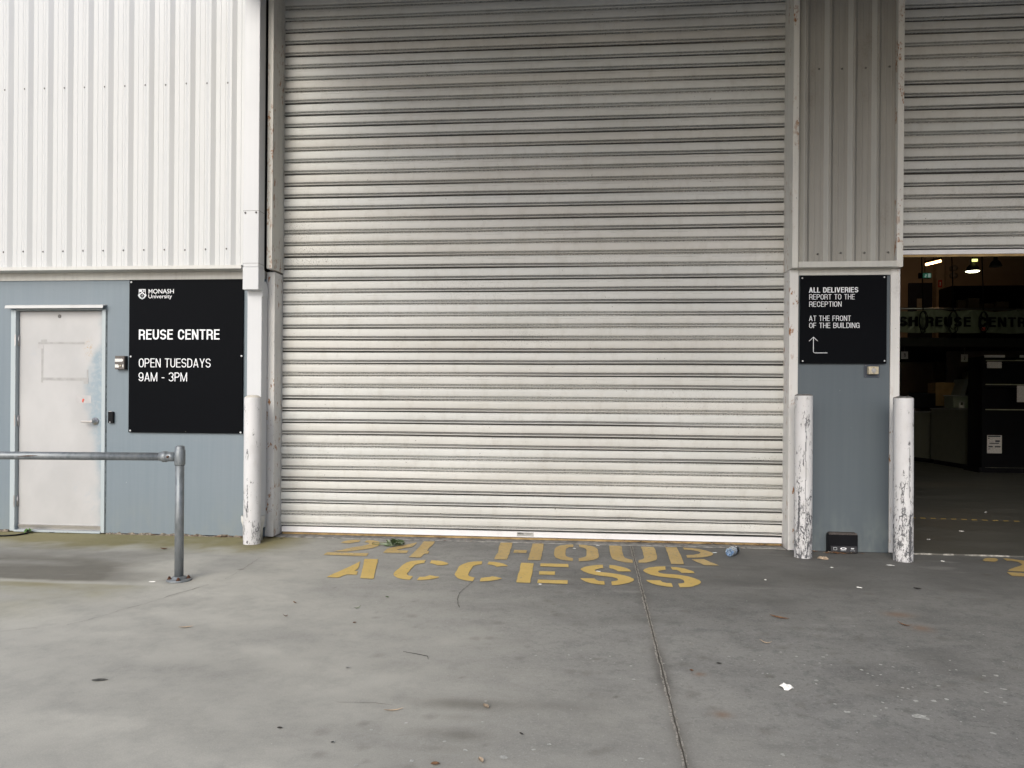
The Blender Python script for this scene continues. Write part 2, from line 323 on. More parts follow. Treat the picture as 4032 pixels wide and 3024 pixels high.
LINE_TWO = [('A',[[(-1.624,-1.01),(-1.616,-1.033),(-1.567,-1.246),(-1.573,-1.314),(-1.547,-1.321),(-1.521,-1.426),(-1.559,-1.424),(-1.593,-1.421),(-1.606,-1.467),(-1.617,-1.522),(-1.704,-1.519),(-1.69,-1.413),(-1.671,-1.322),(-1.646,-1.191)],[(-1.616,-0.915),(-1.511,-0.914),(-1.501,-0.978),(-1.494,-0.987),(-1.431,-1.275),(-1.376,-1.512),(-1.384,-1.526),(-1.468,-1.517),(-1.504,-1.372),(-1.546,-1.197)]]),('C',[[(-1.145,-0.901),(-1.139,-1.003),(-1.166,-1.026),(-1.192,-1.068),(-1.191,-1.144),(-1.189,-1.245),(-1.185,-1.35),(-1.168,-1.396),(-1.145,-1.417),(-1.127,-1.422),(-1.126,-1.524),(-1.179,-1.509),(-1.221,-1.482),(-1.261,-1.42),(-1.276,-1.379),(-1.281,-1.31),(-1.279,-1.201),(-1.281,-1.089),(-1.272,-1.0),(-1.242,-0.942),(-1.191,-0.915)],[(-1.103,-0.904),(-1.051,-0.907),(-1.007,-0.93),(-0.972,-0.968),(-0.951,-1.008),(-0.965,-1.041),(-0.991,-1.062),(-1.026,-1.068),(-1.047,-1.04),(-1.073,-1.014),(-1.095,-1.003)],[(-1.079,-1.436),(-1.043,-1.427),(-1.019,-1.378),(-0.977,-1.397),(-0.94,-1.422),(-0.96,-1.461),(-0.996,-1.498),(-1.035,-1.519),(-1.077,-1.527)]]),('C',[[(-0.717,-0.89),(-0.71,-0.988),(-0.739,-1.011),(-0.763,-1.053),(-0.763,-1.109),(-0.762,-1.219),(-0.757,-1.341),(-0.74,-1.378),(-0.702,-1.41),(-0.699,-1.51),(-0.746,-1.497),(-0.781,-1.472),(-0.814,-1.44),(-0.847,-1.36),(-0.851,-1.335),(-0.857,-1.204),(-0.861,-1.074),(-0.847,-1.005),(-0.818,-0.943),(-0.776,-0.903)],[(-0.668,-0.894),(-0.628,-0.899),(-0.587,-0.923),(-0.544,-0.958),(-0.509,-1.027),(-0.549,-1.039),(-0.587,-1.059),(-0.61,-1.024),(-0.634,-0.998),(-0.665,-0.988)],[(-0.655,-1.412),(-0.597,-1.377),(-0.589,-1.359),(-0.553,-1.375),(-0.511,-1.406),(-0.544,-1.456),(-0.591,-1.491),(-0.628,-1.506),(-0.651,-1.511)]]),('E',[[(-0.42,-0.903),(-0.327,-0.903),(-0.32,-1.226),(-0.315,-1.511),(-0.409,-1.507),(-0.408,-1.407),(-0.412,-1.383),(-0.413,-1.202)],[(-0.276,-0.908),(-0.07,-0.902),(-0.068,-1.01),(-0.273,-1.005)],[(-0.272,-1.164),(-0.161,-1.157),(-0.158,-1.262),(-0.268,-1.265)],[(-0.269,-1.414),(-0.067,-1.411),(-0.067,-1.509),(-0.266,-1.505)]]),('S',[[(0.187,-0.899),(0.185,-1.004),(0.157,-1.026),(0.132,-1.054),(0.121,-1.082),(0.13,-1.121),(0.166,-1.14),(0.222,-1.156),(0.281,-1.184),(0.323,-1.217),(0.359,-1.263),(0.379,-1.311),(0.383,-1.351),(0.37,-1.39),(0.34,-1.431),(0.292,-1.478),(0.253,-1.504),(0.225,-1.504),(0.224,-1.407),(0.251,-1.391),(0.269,-1.373),(0.276,-1.34),(0.268,-1.308),(0.237,-1.275),(0.178,-1.26),(0.128,-1.232),(0.076,-1.186),(0.04,-1.132),(0.02,-1.077),(0.024,-1.043),(0.054,-0.983),(0.096,-0.94),(0.139,-0.911)],[(0.232,-0.9),(0.274,-0.91),(0.318,-0.946),(0.353,-0.989),(0.375,-1.036),(0.378,-1.09),(0.285,-1.102),(0.277,-1.063),(0.256,-1.025),(0.232,-1.008)],[(0.019,-1.335),(0.113,-1.335),(0.126,-1.377),(0.143,-1.401),(0.178,-1.403),(0.179,-1.502),(0.133,-1.497),(0.088,-1.468),(0.054,-1.431),(0.027,-1.378)]]),('S',[[(0.642,-0.891),(0.634,-1.001),(0.603,-1.023),(0.576,-1.048),(0.57,-1.072),(0.574,-1.107),(0.603,-1.134),(0.658,-1.144),(0.711,-1.16),(0.758,-1.189),(0.797,-1.243),(0.823,-1.297),(0.83,-1.345),(0.817,-1.386),(0.789,-1.439),(0.771,-1.45),(0.762,-1.47),(0.721,-1.498),(0.666,-1.509),(0.668,-1.412),(0.69,-1.401),(0.71,-1.38),(0.719,-1.35),(0.716,-1.31),(0.7,-1.271),(0.659,-1.256),(0.607,-1.241),(0.558,-1.218),(0.511,-1.176),(0.481,-1.119),(0.468,-1.058),(0.481,-1.001),(0.516,-0.95),(0.578,-0.91)],[(0.682,-0.905),(0.727,-0.914),(0.773,-0.946),(0.802,-0.994),(0.823,-1.035),(0.826,-1.09),(0.736,-1.092),(0.727,-1.04),(0.711,-1.006),(0.682,-0.995)],[(0.463,-1.336),(0.557,-1.335),(0.568,-1.377),(0.591,-1.405),(0.624,-1.403),(0.621,-1.505),(0.576,-1.501),(0.528,-1.471),(0.491,-1.426),(0.469,-1.373)]])]
LINE_THREE = [('2',[[(3.133,-0.369),(3.191,-0.293),(3.225,-0.272),(3.25,-0.273),(3.277,-0.27),(3.279,-0.295),(3.267,-0.335),(3.245,-0.363),(3.213,-0.4),(3.19,-0.411),(3.163,-0.407),(3.135,-0.402)],[(3.331,-0.284),(3.362,-0.272),(3.398,-0.284),(3.423,-0.315),(3.45,-0.345),(3.472,-0.392),(3.467,-0.458),(3.393,-0.585),(3.316,-0.663),(3.221,-0.748),(3.116,-0.736),(3.155,-0.683),(3.232,-0.613),(3.313,-0.541),(3.359,-0.487),(3.371,-0.438),(3.374,-0.388),(3.353,-0.366),(3.315,-0.367),(3.319,-0.328)],[(3.087,-0.779),(3.195,-0.795),(3.347,-0.798),(3.254,-0.927),(3.132,-0.905),(3.059,-0.896),(3.073,-0.831)]])]
FLECKS = [(1.052,-3.415,3),(1.193,-2.745,1.6),(1.165,-2.775,1.6),(1.041,-2.78,1.6),(1.122,-2.862,1.2),(1.284,-2.931,1.6),(1.399,-2.852,1.4),(1.445,-2.878,1.5),(1.347,-2.985,1.5),(1.295,-2.976,1),(1.307,-3.0,1.2),(1.037,-3.087,1.5),(1.025,-3.128,1.5),(1.281,-3.118,1.5),(1.377,-3.134,1.6),(1.397,-3.141,1.3),(1.37,-3.271,2),(1.446,-3.262,2),(1.506,-3.24,2),(1.543,-3.093,1.6),(1.71,-3.147,2),(1.802,-3.102,2),(1.74,-3.197,1.5),(1.73,-3.248,1.8),(1.75,-2.755,1.2),(1.716,-2.885,1.3),(1.684,-2.892,1),(1.804,-2.948,1.3),(1.86,-2.938,2),(1.994,-2.747,1.2),(2.125,-2.284,1.1),(2.124,-2.325,1.1),(0.718,-2.821,1.2),(0.828,-2.859,1.6),(0.871,-2.788,1.2),(0.983,-2.727,1.2),(0.898,-2.902,1),(0.824,-3.028,1),(0.846,-3.026,1),(0.809,-2.99,0.8),(1.229,-3.302,1.4),(1.318,-3.268,1),(1.319,-3.232,1),(1.192,-3.38,1.3),(1.222,-3.358,1.2),(1.146,-3.444,1.2),(1.599,-3.337,1.5),(1.521,-3.551,2),(1.031,-3.34,1.3),(1.17,-2.882,0.9),(1.045,-2.892,0.9),(0.704,-3.802,1.8),(0.917,-3.708,0.8),(1.124,-1.107,0.8),(1.029,-1.793,1),(0.489,-2.89,0.9),(1.51,-3.056,0.9),(1.425,-3.12,0.9),(1.53,-2.94,1),(1.53,-3.407,1),(1.454,-3.459,1),(-1.029,-3.159,1.6),(-0.635,-3.698,1.8),(-0.746,-3.765,1.2),(-0.381,-3.888,1.8),(-0.244,-3.92,2.4),(-0.546,-3.978,2),(-0.724,-4.026,1.6),(-0.464,-3.831,1.3),(-0.146,-3.857,1.5),(-0.095,-3.812,1.6),(-0.351,-3.657,1),(-0.203,-2.826,1),(-0.194,-2.912,1),(0.019,-2.808,1),(-0.039,-2.883,1.1),(0.173,-2.968,1.1),(0.245,-2.998,1.2),(0.247,-3.163,1.8),(0.155,-2.879,1),(0.063,-2.923,1.2),(0.078,-2.954,1),(0.324,-2.926,1),(0.399,-2.95,1),(-0.316,-3.079,0.9),(-0.838,-3.193,1),(0.218,-3.882,1.5),(0.166,-3.899,1),(-0.379,-3.973,1),(-1.269,-1.893,0.8),(-1.202,-2.072,0.8),(0.063,-2.235,0.6),(0.013,-1.91,0.8),(0.488,-2.886,1),(-0.363,-3.465,1),(-0.857,-3.873,1.4),(-2.008,-2.843,1.2),(-2.002,-3.643,0.7),(-1.307,-3.966,0.8),(-1.184,-3.754,0.9),(-1.028,-3.159,1.6),(-0.854,-3.875,1.5),(-0.981,-3.867,0.6)]
SPOTS = [(-0.019,-2.39,0.029),(-0.141,-2.163,0.017),(-0.142,-1.993,0.017),(0.09,-2.924,0.021),(0.321,-2.793,0.015),(0.089,-3.373,0.016),(0.158,-3.359,0.014),(0.349,-3.39,0.015),(0.284,-3.671,0.011),(-0.387,-3.266,0.011),(-0.496,-3.219,0.012),(-0.478,-3.289,0.01),(-0.245,-2.786,0.021),(-0.249,-3.664,0.013),(-0.452,-3.611,0.021),(-1.028,-2.167,0.017),(-0.651,-3.492,0.017),(1.08,-2.616,0.032),(0.849,-3.054,0.032),(1.254,-2.444,0.04),(1.668,-1.984,0.019),(1.593,-2.553,0.013),(1.29,-3.17,0.014),(1.03,-3.316,0.026),(0.868,-3.461,0.018),(0.833,-3.446,0.012),(0.509,-3.489,0.019),(0.475,-3.225,0.019),(0.524,-3.347,0.015),(2.905,-0.873,0.051),(0.948,-3.317,0.009),(0.814,-2.44,0.025),(1.167,-3.693,0.015),(-1.611,-3.573,0.026),(-2.386,-1.352,0.029),(-1.56,-1.779,0.017),(-1.196,-3.367,0.007)]
CRACK = [(-2.96,-2.861),(-2.839,-2.784),(-2.706,-2.773),(-2.683,-2.667),(-2.639,-2.606),(-2.595,-2.428),(-2.564,-2.357),(-2.517,-2.231),(-2.469,-2.037),(-2.419,-1.886),(-2.365,-1.725),(-2.355,-1.529),(-2.383,-1.296),(-2.405,-1.103),(-2.414,-0.95),(-2.376,-0.801)]
CRACK_HAIR = [(-2.653,-2.709),(-2.665,-2.79)]
SCRATCH = [(-0.699,-1.525),(-0.723,-1.687),(-0.738,-1.822),(-0.729,-1.954),(-0.706,-2.077),(-0.687,-2.144)]
TWIG_ARC = [(-0.71,-2.763),(-0.663,-2.795),(-0.632,-2.816),(-0.62,-2.857)]

# ------------------------------------------------------------------ materials
def ground_mat():
    t = NT("yard_concrete")
    moss, dark, tan_light, rust = t.attr("stain"); scuff, joint, patch, _ = t.attr("wear")
    big = t.noise((0.55, 0.9, 1), 4, 0.55, (3, 7, 0)); mid = t.noise((2.6, 4.2, 1), 5, 0.6, (1, 2, 0)); fine = t.noise(26, 4, 0.65); grain = t.noise(190, 3, 0.7)
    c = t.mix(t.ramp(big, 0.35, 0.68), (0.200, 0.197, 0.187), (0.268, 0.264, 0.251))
    c = t.mix(t.math('MULTIPLY', t.ramp(mid, 0.42, 0.68), 0.50), c, (0.150, 0.148, 0.145))
    c = t.mix(t.math('MULTIPLY', t.ramp(t.noise((1.5, 2.6, 1), 5, 0.6, (11, 4, 0)), 0.5, 0.75), 0.5), c, (0.290, 0.284, 0.270))
    c = t.mix(t.math('MULTIPLY', t.ramp(fine, 0.5, 0.72), 0.38), c, (0.125, 0.124, 0.118))
    c = t.mix(t.math('MULTIPLY', t.ramp(t.noise(9, 7, 0.72, (5, 8, 0)), 0.52, 0.60), 0.34), c, (0.105, 0.114, 0.110))
    c = t.mix(t.math('MULTIPLY', t.ramp(t.noise(7, 7, 0.72, (2, 3, 0)), 0.55, 0.64), 0.30), c, (0.31, 0.307, 0.295))
    c = t.mix(t.math('MULTIPLY', t.ramp(t.noise(46, 4, 0.7, (8, 8, 0)), 0.565, 0.62), 0.36), c, (0.085, 0.083, 0.078))
    c = t.mix(t.math('MULTIPLY', t.ramp(t.noise(80, 3, 0.65), 0.57, 0.63), 0.34), c, (0.40, 0.395, 0.38))
    c = t.mix(t.math('MULTIPLY', t.ramp(grain, 0.3, 0.7, -1, 1), 0.0), c, c)
    c = t.mix(t.math('MULTIPLY', tan_light, t.ramp(t.noise(5, 6, 0.7, (4, 1, 0)), 0.3, 0.6, 0.72, 1.0)), c, t.mix(mid, (0.465, 0.450, 0.402), (0.55, 0.535, 0.48)))  # weathered tan, with the brighter open-sky light included in the colour
    c = t.mix(patch, c, t.mix(fine, (0.095, 0.093, 0.087), (0.15, 0.147, 0.138)))  # dark patches, with canopy shade included in the colour
    c = t.mix(moss, c, t.mix(fine, (0.165, 0.142, 0.045), (0.255, 0.222, 0.085)))
    c = t.mix(t.math('MULTIPLY', dark, 0.92), c, t.mix(fine, (0.078, 0.070, 0.054), (0.120, 0.108, 0.084)))
    c = t.mix(rust, c, (0.23, 0.125, 0.065))
    c = t.mix(scuff, c, (0.50, 0.49, 0.46)); c = t.mix(joint, c, (0.11, 0.10, 0.09))
    g = t.ramp(grain, 0.25, 0.75, 0.90, 1.10); v = t.n("ShaderNodeVectorMath", operation='SCALE'); t.link(c, v.inputs[0]); t.link(g, v.inputs["Scale"])
    t.bump(t.math('ADD', t.math('MULTIPLY', fine, 0.7), t.math('MULTIPLY', grain, 0.5)), 0.16, 0.006)
    return t.done(v.outputs[0], t.ramp(mid, 0.3, 0.7, 0.72, 0.88), 0, 0.3)

def curtain_mat():
    t = NT("roller_curtain_paint")
    grime_shade, scr, spk, tint = t.attr("grime")
    big = t.noise((0.8, 1, 2.2), 3); c = t.mix(t.ramp(big, 0.3, 0.7), (0.57, 0.568, 0.545), (0.65, 0.648, 0.628))
    c = t.mix(t.math('MULTIPLY', t.ramp(t.noise((9, 1, 5), 6, 0.7, (4, 0, 9)), 0.46, 0.72), 0.24), c, (0.36, 0.33, 0.28))
    c = t.mix(1.0, c, t.mix(tint, (0.965, 0.95, 0.925), (0.985, 1.0, 1.005)), 'MULTIPLY')
    edge = t.noise((55, 1, 160), 5, 0.7); drip = t.noise((120, 1, 14), 4, 0.7, (5, 0, 1))
    k = t.math('MULTIPLY', grime_shade, t.math('ADD', t.ramp(edge, 0.36, 0.64), t.math('MULTIPLY', t.ramp(drip, 0.5, 0.72), 0.6)))
    groove_shade = t.ramp(grime_shade, 0.70, 0.98, 0.0, 0.95); k = t.math('MAXIMUM', t.math('MULTIPLY', t.math('MINIMUM', k, 0.9), 0.85), groove_shade); c = t.mix(k, c, (0.022, 0.018, 0.015))  # groove shade painted near black, over packed dirt
    c = t.mix(t.math('MULTIPLY', scr, t.ramp(t.noise((3.2, 1, 3), 4, 0.65, (2, 0, 6)), 0.47, 0.56)), c, (0.11, 0.095, 0.08))
    s = t.math('MULTIPLY', spk, t.ramp(t.noise((85, 1, 75), 4, 0.7, (8, 0, 3)), 0.56, 0.62)); c = t.mix(s, c, (0.075, 0.06, 0.05))
    dots = t.math('MULTIPLY', t.ramp(t.noise((38, 1, 38), 3, 0.6, (9, 0, 2)), 0.70, 0.715), 0.75); c = t.mix(dots, c, (0.10, 0.085, 0.07))
    t.bump(t.noise((7, 1, 60), 3), 0.10, 0.004)
    return t.done(c, t.ramp(big, 0.3, 0.7, 0.42, 0.56), 0, 0.4)

def door_mat():
    t = NT("door_paint")
    wear, smudge, rust, _ = t.attr("wear")
    c = t.mix(t.ramp(t.noise((3, 3, 2), 4), 0.3, 0.7), (0.415, 0.412, 0.412), (0.47, 0.466, 0.465))
    c = t.mix(t.math('MULTIPLY', wear, t.ramp(t.noise(30, 5, 0.65), 0.32, 0.62, 0.66, 1.0)), c, (0.255, 0.320, 0.365))
    c = t.mix(t.math('MULTIPLY', smudge, t.ramp(t.noise(22, 5, 0.65), 0.46, 0.62)), c, (0.40, 0.42, 0.45))
    c = t.mix(t.math('MULTIPLY', rust, t.ramp(t.noise(60, 4, 0.7), 0.5, 0.6)), c, (0.42, 0.27, 0.12))
    t.bump(t.noise((90, 1, 90), 3), 0.05, 0.002)
    return t.done(c, 0.45, 0, 0.4)

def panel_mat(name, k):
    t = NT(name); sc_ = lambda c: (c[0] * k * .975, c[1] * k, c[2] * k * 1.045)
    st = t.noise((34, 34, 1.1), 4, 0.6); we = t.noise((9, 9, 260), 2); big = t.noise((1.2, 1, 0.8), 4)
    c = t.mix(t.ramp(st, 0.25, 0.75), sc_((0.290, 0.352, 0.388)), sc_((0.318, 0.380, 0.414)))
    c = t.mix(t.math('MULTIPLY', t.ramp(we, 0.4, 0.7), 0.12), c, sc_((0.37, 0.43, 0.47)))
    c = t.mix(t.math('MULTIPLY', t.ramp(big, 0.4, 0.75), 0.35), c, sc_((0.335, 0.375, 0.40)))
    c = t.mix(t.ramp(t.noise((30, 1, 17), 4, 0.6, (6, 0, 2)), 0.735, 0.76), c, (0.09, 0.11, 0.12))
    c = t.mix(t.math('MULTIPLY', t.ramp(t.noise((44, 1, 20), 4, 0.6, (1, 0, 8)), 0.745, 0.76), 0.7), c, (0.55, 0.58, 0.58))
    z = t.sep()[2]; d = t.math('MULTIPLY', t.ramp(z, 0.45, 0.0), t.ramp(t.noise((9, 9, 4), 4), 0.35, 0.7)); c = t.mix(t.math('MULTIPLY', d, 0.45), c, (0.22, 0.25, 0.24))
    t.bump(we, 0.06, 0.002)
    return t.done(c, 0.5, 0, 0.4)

def bollard_mat():
    t = NT("chipped_white_paint")
    wear, hair, _, _ = t.attr("chip")
    ch = t.noise((30, 30, 13), 6, 0.72, (4, 4, 1)); sm = t.noise((75, 75, 34), 4, 0.7, (2, 7, 3))
    v = t.math('ADD', ch, t.math('MULTIPLY', wear, 0.22)); v2 = t.math('ADD', sm, t.math('MULTIPLY', wear, 0.15))
    vo = t.n("ShaderNodeTexVoronoi", feature='DISTANCE_TO_EDGE'); t.link(t.mapped((46, 46, 24)), vo.inputs["Vector"]); vo.inputs["Scale"].default_value = 1; vo.inputs["Randomness"].default_value = 1
    vb = t.n("ShaderNodeTexVoronoi", feature='DISTANCE_TO_EDGE'); t.link(t.mapped((24, 24, 9), (3, 3, 3)), vb.inputs["Vector"]); vb.inputs["Scale"].default_value = 1
    gate = t.ramp(t.math('ADD', t.noise((20, 20, 9), 4, 0.6, (7, 2, 1)), t.math('MULTIPLY', wear, 0.22)), 0.62, 0.72)
    ck = t.math('MULTIPLY', t.math('MAXIMUM', t.ramp(t.math('ABSOLUTE', t.math('SUBTRACT', t.noise((52, 52, 11), 4, 0.7, (3, 1, 2)), 0.5)), 0.035, 0.018), t.ramp(vb.outputs["Distance"], 0.05, 0.025)), gate)
    k = t.math('MAXIMUM', t.ramp(v, 0.80, 0.81), t.ramp(v2, 0.715, 0.725)); k = t.math('MAXIMUM', k, hair); k = t.math('MAXIMUM', k, ck)
    c = t.mix(t.ramp(t.noise((6, 6, 3), 5), 0.35, 0.7), (0.60, 0.595, 0.60), (0.67, 0.665, 0.67))
    c = t.mix(t.math('MULTIPLY', t.ramp(t.noise((16, 16, 7), 5, 0.6, (3, 3, 3)), 0.48, 0.72), 0.45), c, (0.50, 0.485, 0.47))
    c = t.mix(k, c, t.mix(t.noise(40, 3), (0.055, 0.055, 0.06), (0.16, 0.16, 0.17)))
    t.bump(t.math('SUBTRACT', t.noise(60, 3), k), 0.25, 0.003)
    return t.done(c, 0.5, 0, 0.35)

def galv_mat():
    t = NT("galvanised_steel")
    a = t.noise((40, 40, 18), 4, 0.6); b = t.noise((6, 6, 3), 4)
    c = t.mix(t.ramp(a, 0.3, 0.7), (0.17, 0.19, 0.205), (0.26, 0.28, 0.295)); c = t.mix(t.math('MULTIPLY', t.ramp(b, 0.4, 0.7), 0.55), c, (0.31, 0.325, 0.335))
    c = t.mix(t.ramp(t.noise((24, 24, 9), 5, 0.7, (5, 5, 5)), 0.70, 0.73), c, (0.09, 0.08, 0.075))
    t.bump(a, 0.08, 0.002)
    return t.done(c, t.ramp(a, 0.3, 0.7, 0.42, 0.6), 0.55, 0.5)

def yellow_mat(name, A, B, wear):
    t = NT(name)
    n1 = t.noise(34, 6, 0.72, (3, 3, 0)); n2 = t.noise((2.2, 3.5, 1), 4)
    c = t.mix(t.ramp(n2, 0.35, 0.7), A, B)
    c = t.mix(t.math('MULTIPLY', t.ramp(n1, 0.52, 0.74), 0.45), c, (0.42, 0.30, 0.13))
    c = t.mix(t.math('MULTIPLY', t.ramp(t.noise(30, 6, 0.75, (9, 1, 0)), 0.62 - .05 * wear, 0.67 - .05 * wear), 0.75), c, (0.25, 0.225, 0.175))
    t.bump(n1, 0.1, 0.003)
    return t.done(c, 0.62, 0, 0.3)

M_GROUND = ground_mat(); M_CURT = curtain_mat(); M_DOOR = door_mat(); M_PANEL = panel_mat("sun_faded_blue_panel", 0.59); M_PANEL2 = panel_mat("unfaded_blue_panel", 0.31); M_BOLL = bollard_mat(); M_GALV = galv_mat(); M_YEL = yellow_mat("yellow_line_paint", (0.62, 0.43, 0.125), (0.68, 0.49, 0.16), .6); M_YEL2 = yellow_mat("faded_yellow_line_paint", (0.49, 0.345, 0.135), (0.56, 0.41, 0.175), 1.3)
M_CLAD = painted("white_cladding_paint", (0.545, 0.552, 0.552), 0.45, 0.012, 0.04)
M_CLAD2 = painted("dusty_cladding_paint", (0.305, 0.295, 0.268), 0.55, 0.06, 0.30)
M_CLAD3 = painted("side_lit_rib_paint", (0.44, 0.435, 0.405), 0.5, 0.04, 0.12)  # paler copy of the dusty paint; side light painted onto rib slopes
M_FLASH = painted("cream_flashing_paint", (0.55, 0.545, 0.52), 0.42, 0.03, 0.10)
M_TRIM = painted("dirty_trim_paint", (0.52, 0.515, 0.48), 0.5, 0.05, 0.30)
M_RUSTY = painted("rusting_white_edge_paint", (0.62, 0.61, 0.57), 0.5, 0.05, 0.18, rust=1.75, chips=0.3, base_dirt=0.3)
M_COLUMN = painted("scuffed_column_paint", (0.66, 0.65, 0.63), 0.5, 0.03, 0.14, rust=1.35, chips=0.8, base_dirt=0.4)
M_REVEAL = painted("reveal_paint", (0.50, 0.485, 0.45), 0.5, 0.02, 0.12, chips=0.45)
M_PIPE = painted("white_downpipe_paint", (0.575, 0.585, 0.60), 0.4, 0.012, 0.05, base_dirt=0.2)
M_PVC = plain("aged_pvc", (0.62, 0.61, 0.57), 0.45)
M_DARKGAP = plain("gap_shade_black", (0.02, 0.02, 0.022), 0.7)  # near-black paints in the shade of gaps; also coats the hidden shell
M_RAIL = painted("bottom_rail_paint", (0.74, 0.73, 0.735), 0.35, 0.02, 0.12)
M_SEAL = plain("tan_rubber_seal", (0.34, 0.23, 0.10), 0.7, var=0.25)
M_FRAME = painted("pale_blue_frame_paint", (0.40, 0.45, 0.47), 0.45, 0.02, 0.08, rust=0.4, chips=0.2)
M_HEAD = painted("door_head_flashing_paint", (0.52, 0.525, 0.52), 0.45, 0.02, 0.15)
M_BLACK = plain("black_sign_face", (0.0042, 0.0048, 0.0062), 0.5, var=0.03, scale=2, spec=0.03)
M_INK = plain("white_vinyl", (0.80, 0.81, 0.84), 0.5, var=0.02)
M_INK2 = plain("grey_white_vinyl", (0.55, 0.58, 0.60), 0.5, var=0.04)
M_CAP = plain("screw_cap_plastic", (0.62, 0.63, 0.64), 0.4)
M_SCREW = plain("weathered_screw", (0.14, 0.135, 0.13), 0.5, 0.4)
M_STEEL = plain("satin_steel", (0.50, 0.49, 0.49), 0.28, 0.9, var=0.05)
M_TAPE = plain("old_grey_tape", (0.36, 0.355, 0.35), 0.6, var=0.08, scale=20)
M_TAPE2 = plain("pale_tape_residue", (0.44, 0.43, 0.43), 0.6, var=0.06, scale=20)
M_RED = plain("red_sticker", (0.62, 0.11, 0.08), 0.6, var=0.3, scale=60)
M_BOX = plain("brown_grey_casting", (0.105, 0.092, 0.085), 0.55, var=0.2, scale=30)
M_LABELW = plain("worn_white_label", (0.66, 0.66, 0.64), 0.6, var=0.2, scale=90)
M_BLKPL = plain("black_plastic", (0.006, 0.0065, 0.0085), 0.4, var=0.15, spec=0.15)
M_CREAM = plain("aged_cream_plastic", (0.50, 0.44, 0.32), 0.5, var=0.1, scale=40)
M_PLATE = plain("dark_blue_plate", (0.045, 0.055, 0.075), 0.5, var=0.15)
M_GREYBTN = plain("grey_button_plastic", (0.40, 0.39, 0.39), 0.35)
M_CONCAP = plain("grey_concrete_fill", (0.17, 0.165, 0.16), 0.9, var=0.35, scale=60)
M_RUSTBOLT = plain("rusted_bolt", (0.10, 0.045, 0.025), 0.8, 0.2, var=0.4, scale=120)
M_CANOPY = painted("canopy_soffit_paint", (0.035, 0.035, 0.034), 0.5, 0.03, 0.10)
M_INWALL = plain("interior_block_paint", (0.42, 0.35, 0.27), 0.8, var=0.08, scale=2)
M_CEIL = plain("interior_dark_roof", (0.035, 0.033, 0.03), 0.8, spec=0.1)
M_SLAB = None
M_LEAFG = plain("fresh_green_leaf", (0.055, 0.085, 0.030), 0.5, var=0.45, scale=70)
M_LEAFG2 = plain("pale_leaf_underside", (0.20, 0.24, 0.16), 0.6, var=0.3, scale=70)
M_LEAFB = plain("dry_brown_leaf", (0.16, 0.085, 0.045), 0.7, var=0.45, scale=60)
M_LEAFT = plain("dry_tan_leaf", (0.36, 0.28, 0.20), 0.7, var=0.25, scale=60)
M_LEAFD = plain("dark_rotten_leaf", (0.035, 0.032, 0.028), 0.7, var=0.3, scale=60)
M_LEAFD2 = plain("grey_flat_leaf", (0.075, 0.075, 0.068), 0.8, var=0.3, scale=60)
M_PAPER = plain("white_paper", (0.78, 0.77, 0.74), 0.7, var=0.06, scale=50)
M_FLECK = plain("dried_white_paint", (0.46, 0.46, 0.435), 0.75, var=0.25, scale=90)
M_CRACK = plain("dark_crack_grit", (0.085, 0.075, 0.062), 0.9, var=0.4, scale=30)  # dark brown colour of cracks, joint core and scratches
M_JOINTL = plain("joint_sand", (0.30, 0.28, 0.25), 0.9, var=0.4, scale=80)

# ------------------------------------------------------------------ ground
gx = np.concatenate([np.arange(-6.6, 6.61, 0.02)]); gy = np.concatenate([np.arange(-5.4, 0.31, 0.02)])
NX, NY = len(gx), len(gy)
X, Y = np.meshgrid(gx, gy); Xf, Yf = X.ravel(), Y.ravel()
n1 = numnoise(Xf, Yf, 1, 4, 1.5); n2 = numnoise(Xf, Yf, 5, 5, 4.0); n3 = numnoise(Xf, Yf * 1.5, 9, 5, 2.0); n4 = numnoise(Xf + 0.6 * Yf, Yf * 1.8, 21, 5, 2.0)
moss = sst(-0.95, -0.45, Yf + 0.16 * n1 + 0.1 * n2) * sst(-2.15, -2.7, Xf + 0.12 * n2) * (1.0 + 0.5 * n2)
edge = -1.84 + 0.025 * n2
wet = sst(edge, edge + 0.10, Yf) * sst(-0.45, -1.25, Yf + 0.30 * n4) * sst(-2.75, -3.5, Xf + 0.30 * n1) * np.clip(0.80 + 0.75 * n4, 0.1, 1)
ext = sst(edge - 0.02, edge + 0.12, Yf) * sst(-1.25, -1.6, Yf + 0.15 * n3) * sst(-2.62, -2.95, Xf + 0.1 * n1) * 0.35
dark = np.clip(wet * 0.88 + ext, 0, 0.86)
lightband = sst(edge, edge - 0.05, Yf) * sst(-2.35, -1.95, Yf + 0.10 * n3) * sst(-2.6, -3.0, Xf) * 0.5
moss = np.clip(moss + lightband * 0.9 * np.clip(0.6 + n4, 0, 1) + 0.48 * sst(-2.5, -3.4, Xf) * sst(-2.9, -2.2, Yf) * sst(-1.7, -2.0, Yf) * np.clip(n4 + 0.3, 0, 1), 0, 0.85)
tan_light = np.clip(sst(0.9, -2.3, Xf + 0.4 * n1 + 0.55 * (Yf + 2.5)) * (0.85 + 0.40 * n4), 0, 1.0)  # tan weathering plus brighter light clear of the canopy, painted into the slab
patch = np.clip(sst(0.15, 0.75, n3 + 0.3 * n1) * 0.35 * sst(-1.8, 0.6, Xf) + 0.85 * sst(-2.6, -0.9, Yf + 0.3 * n1) * sst(-0.2, 0.9, Xf + 0.4 * n1) * (0.8 + 0.4 * n3), 0, 0.85)  # random dark patches, plus canopy shade by the right wall painted in
rust = np.zeros_like(Xf); spot = np.zeros_like(Xf)
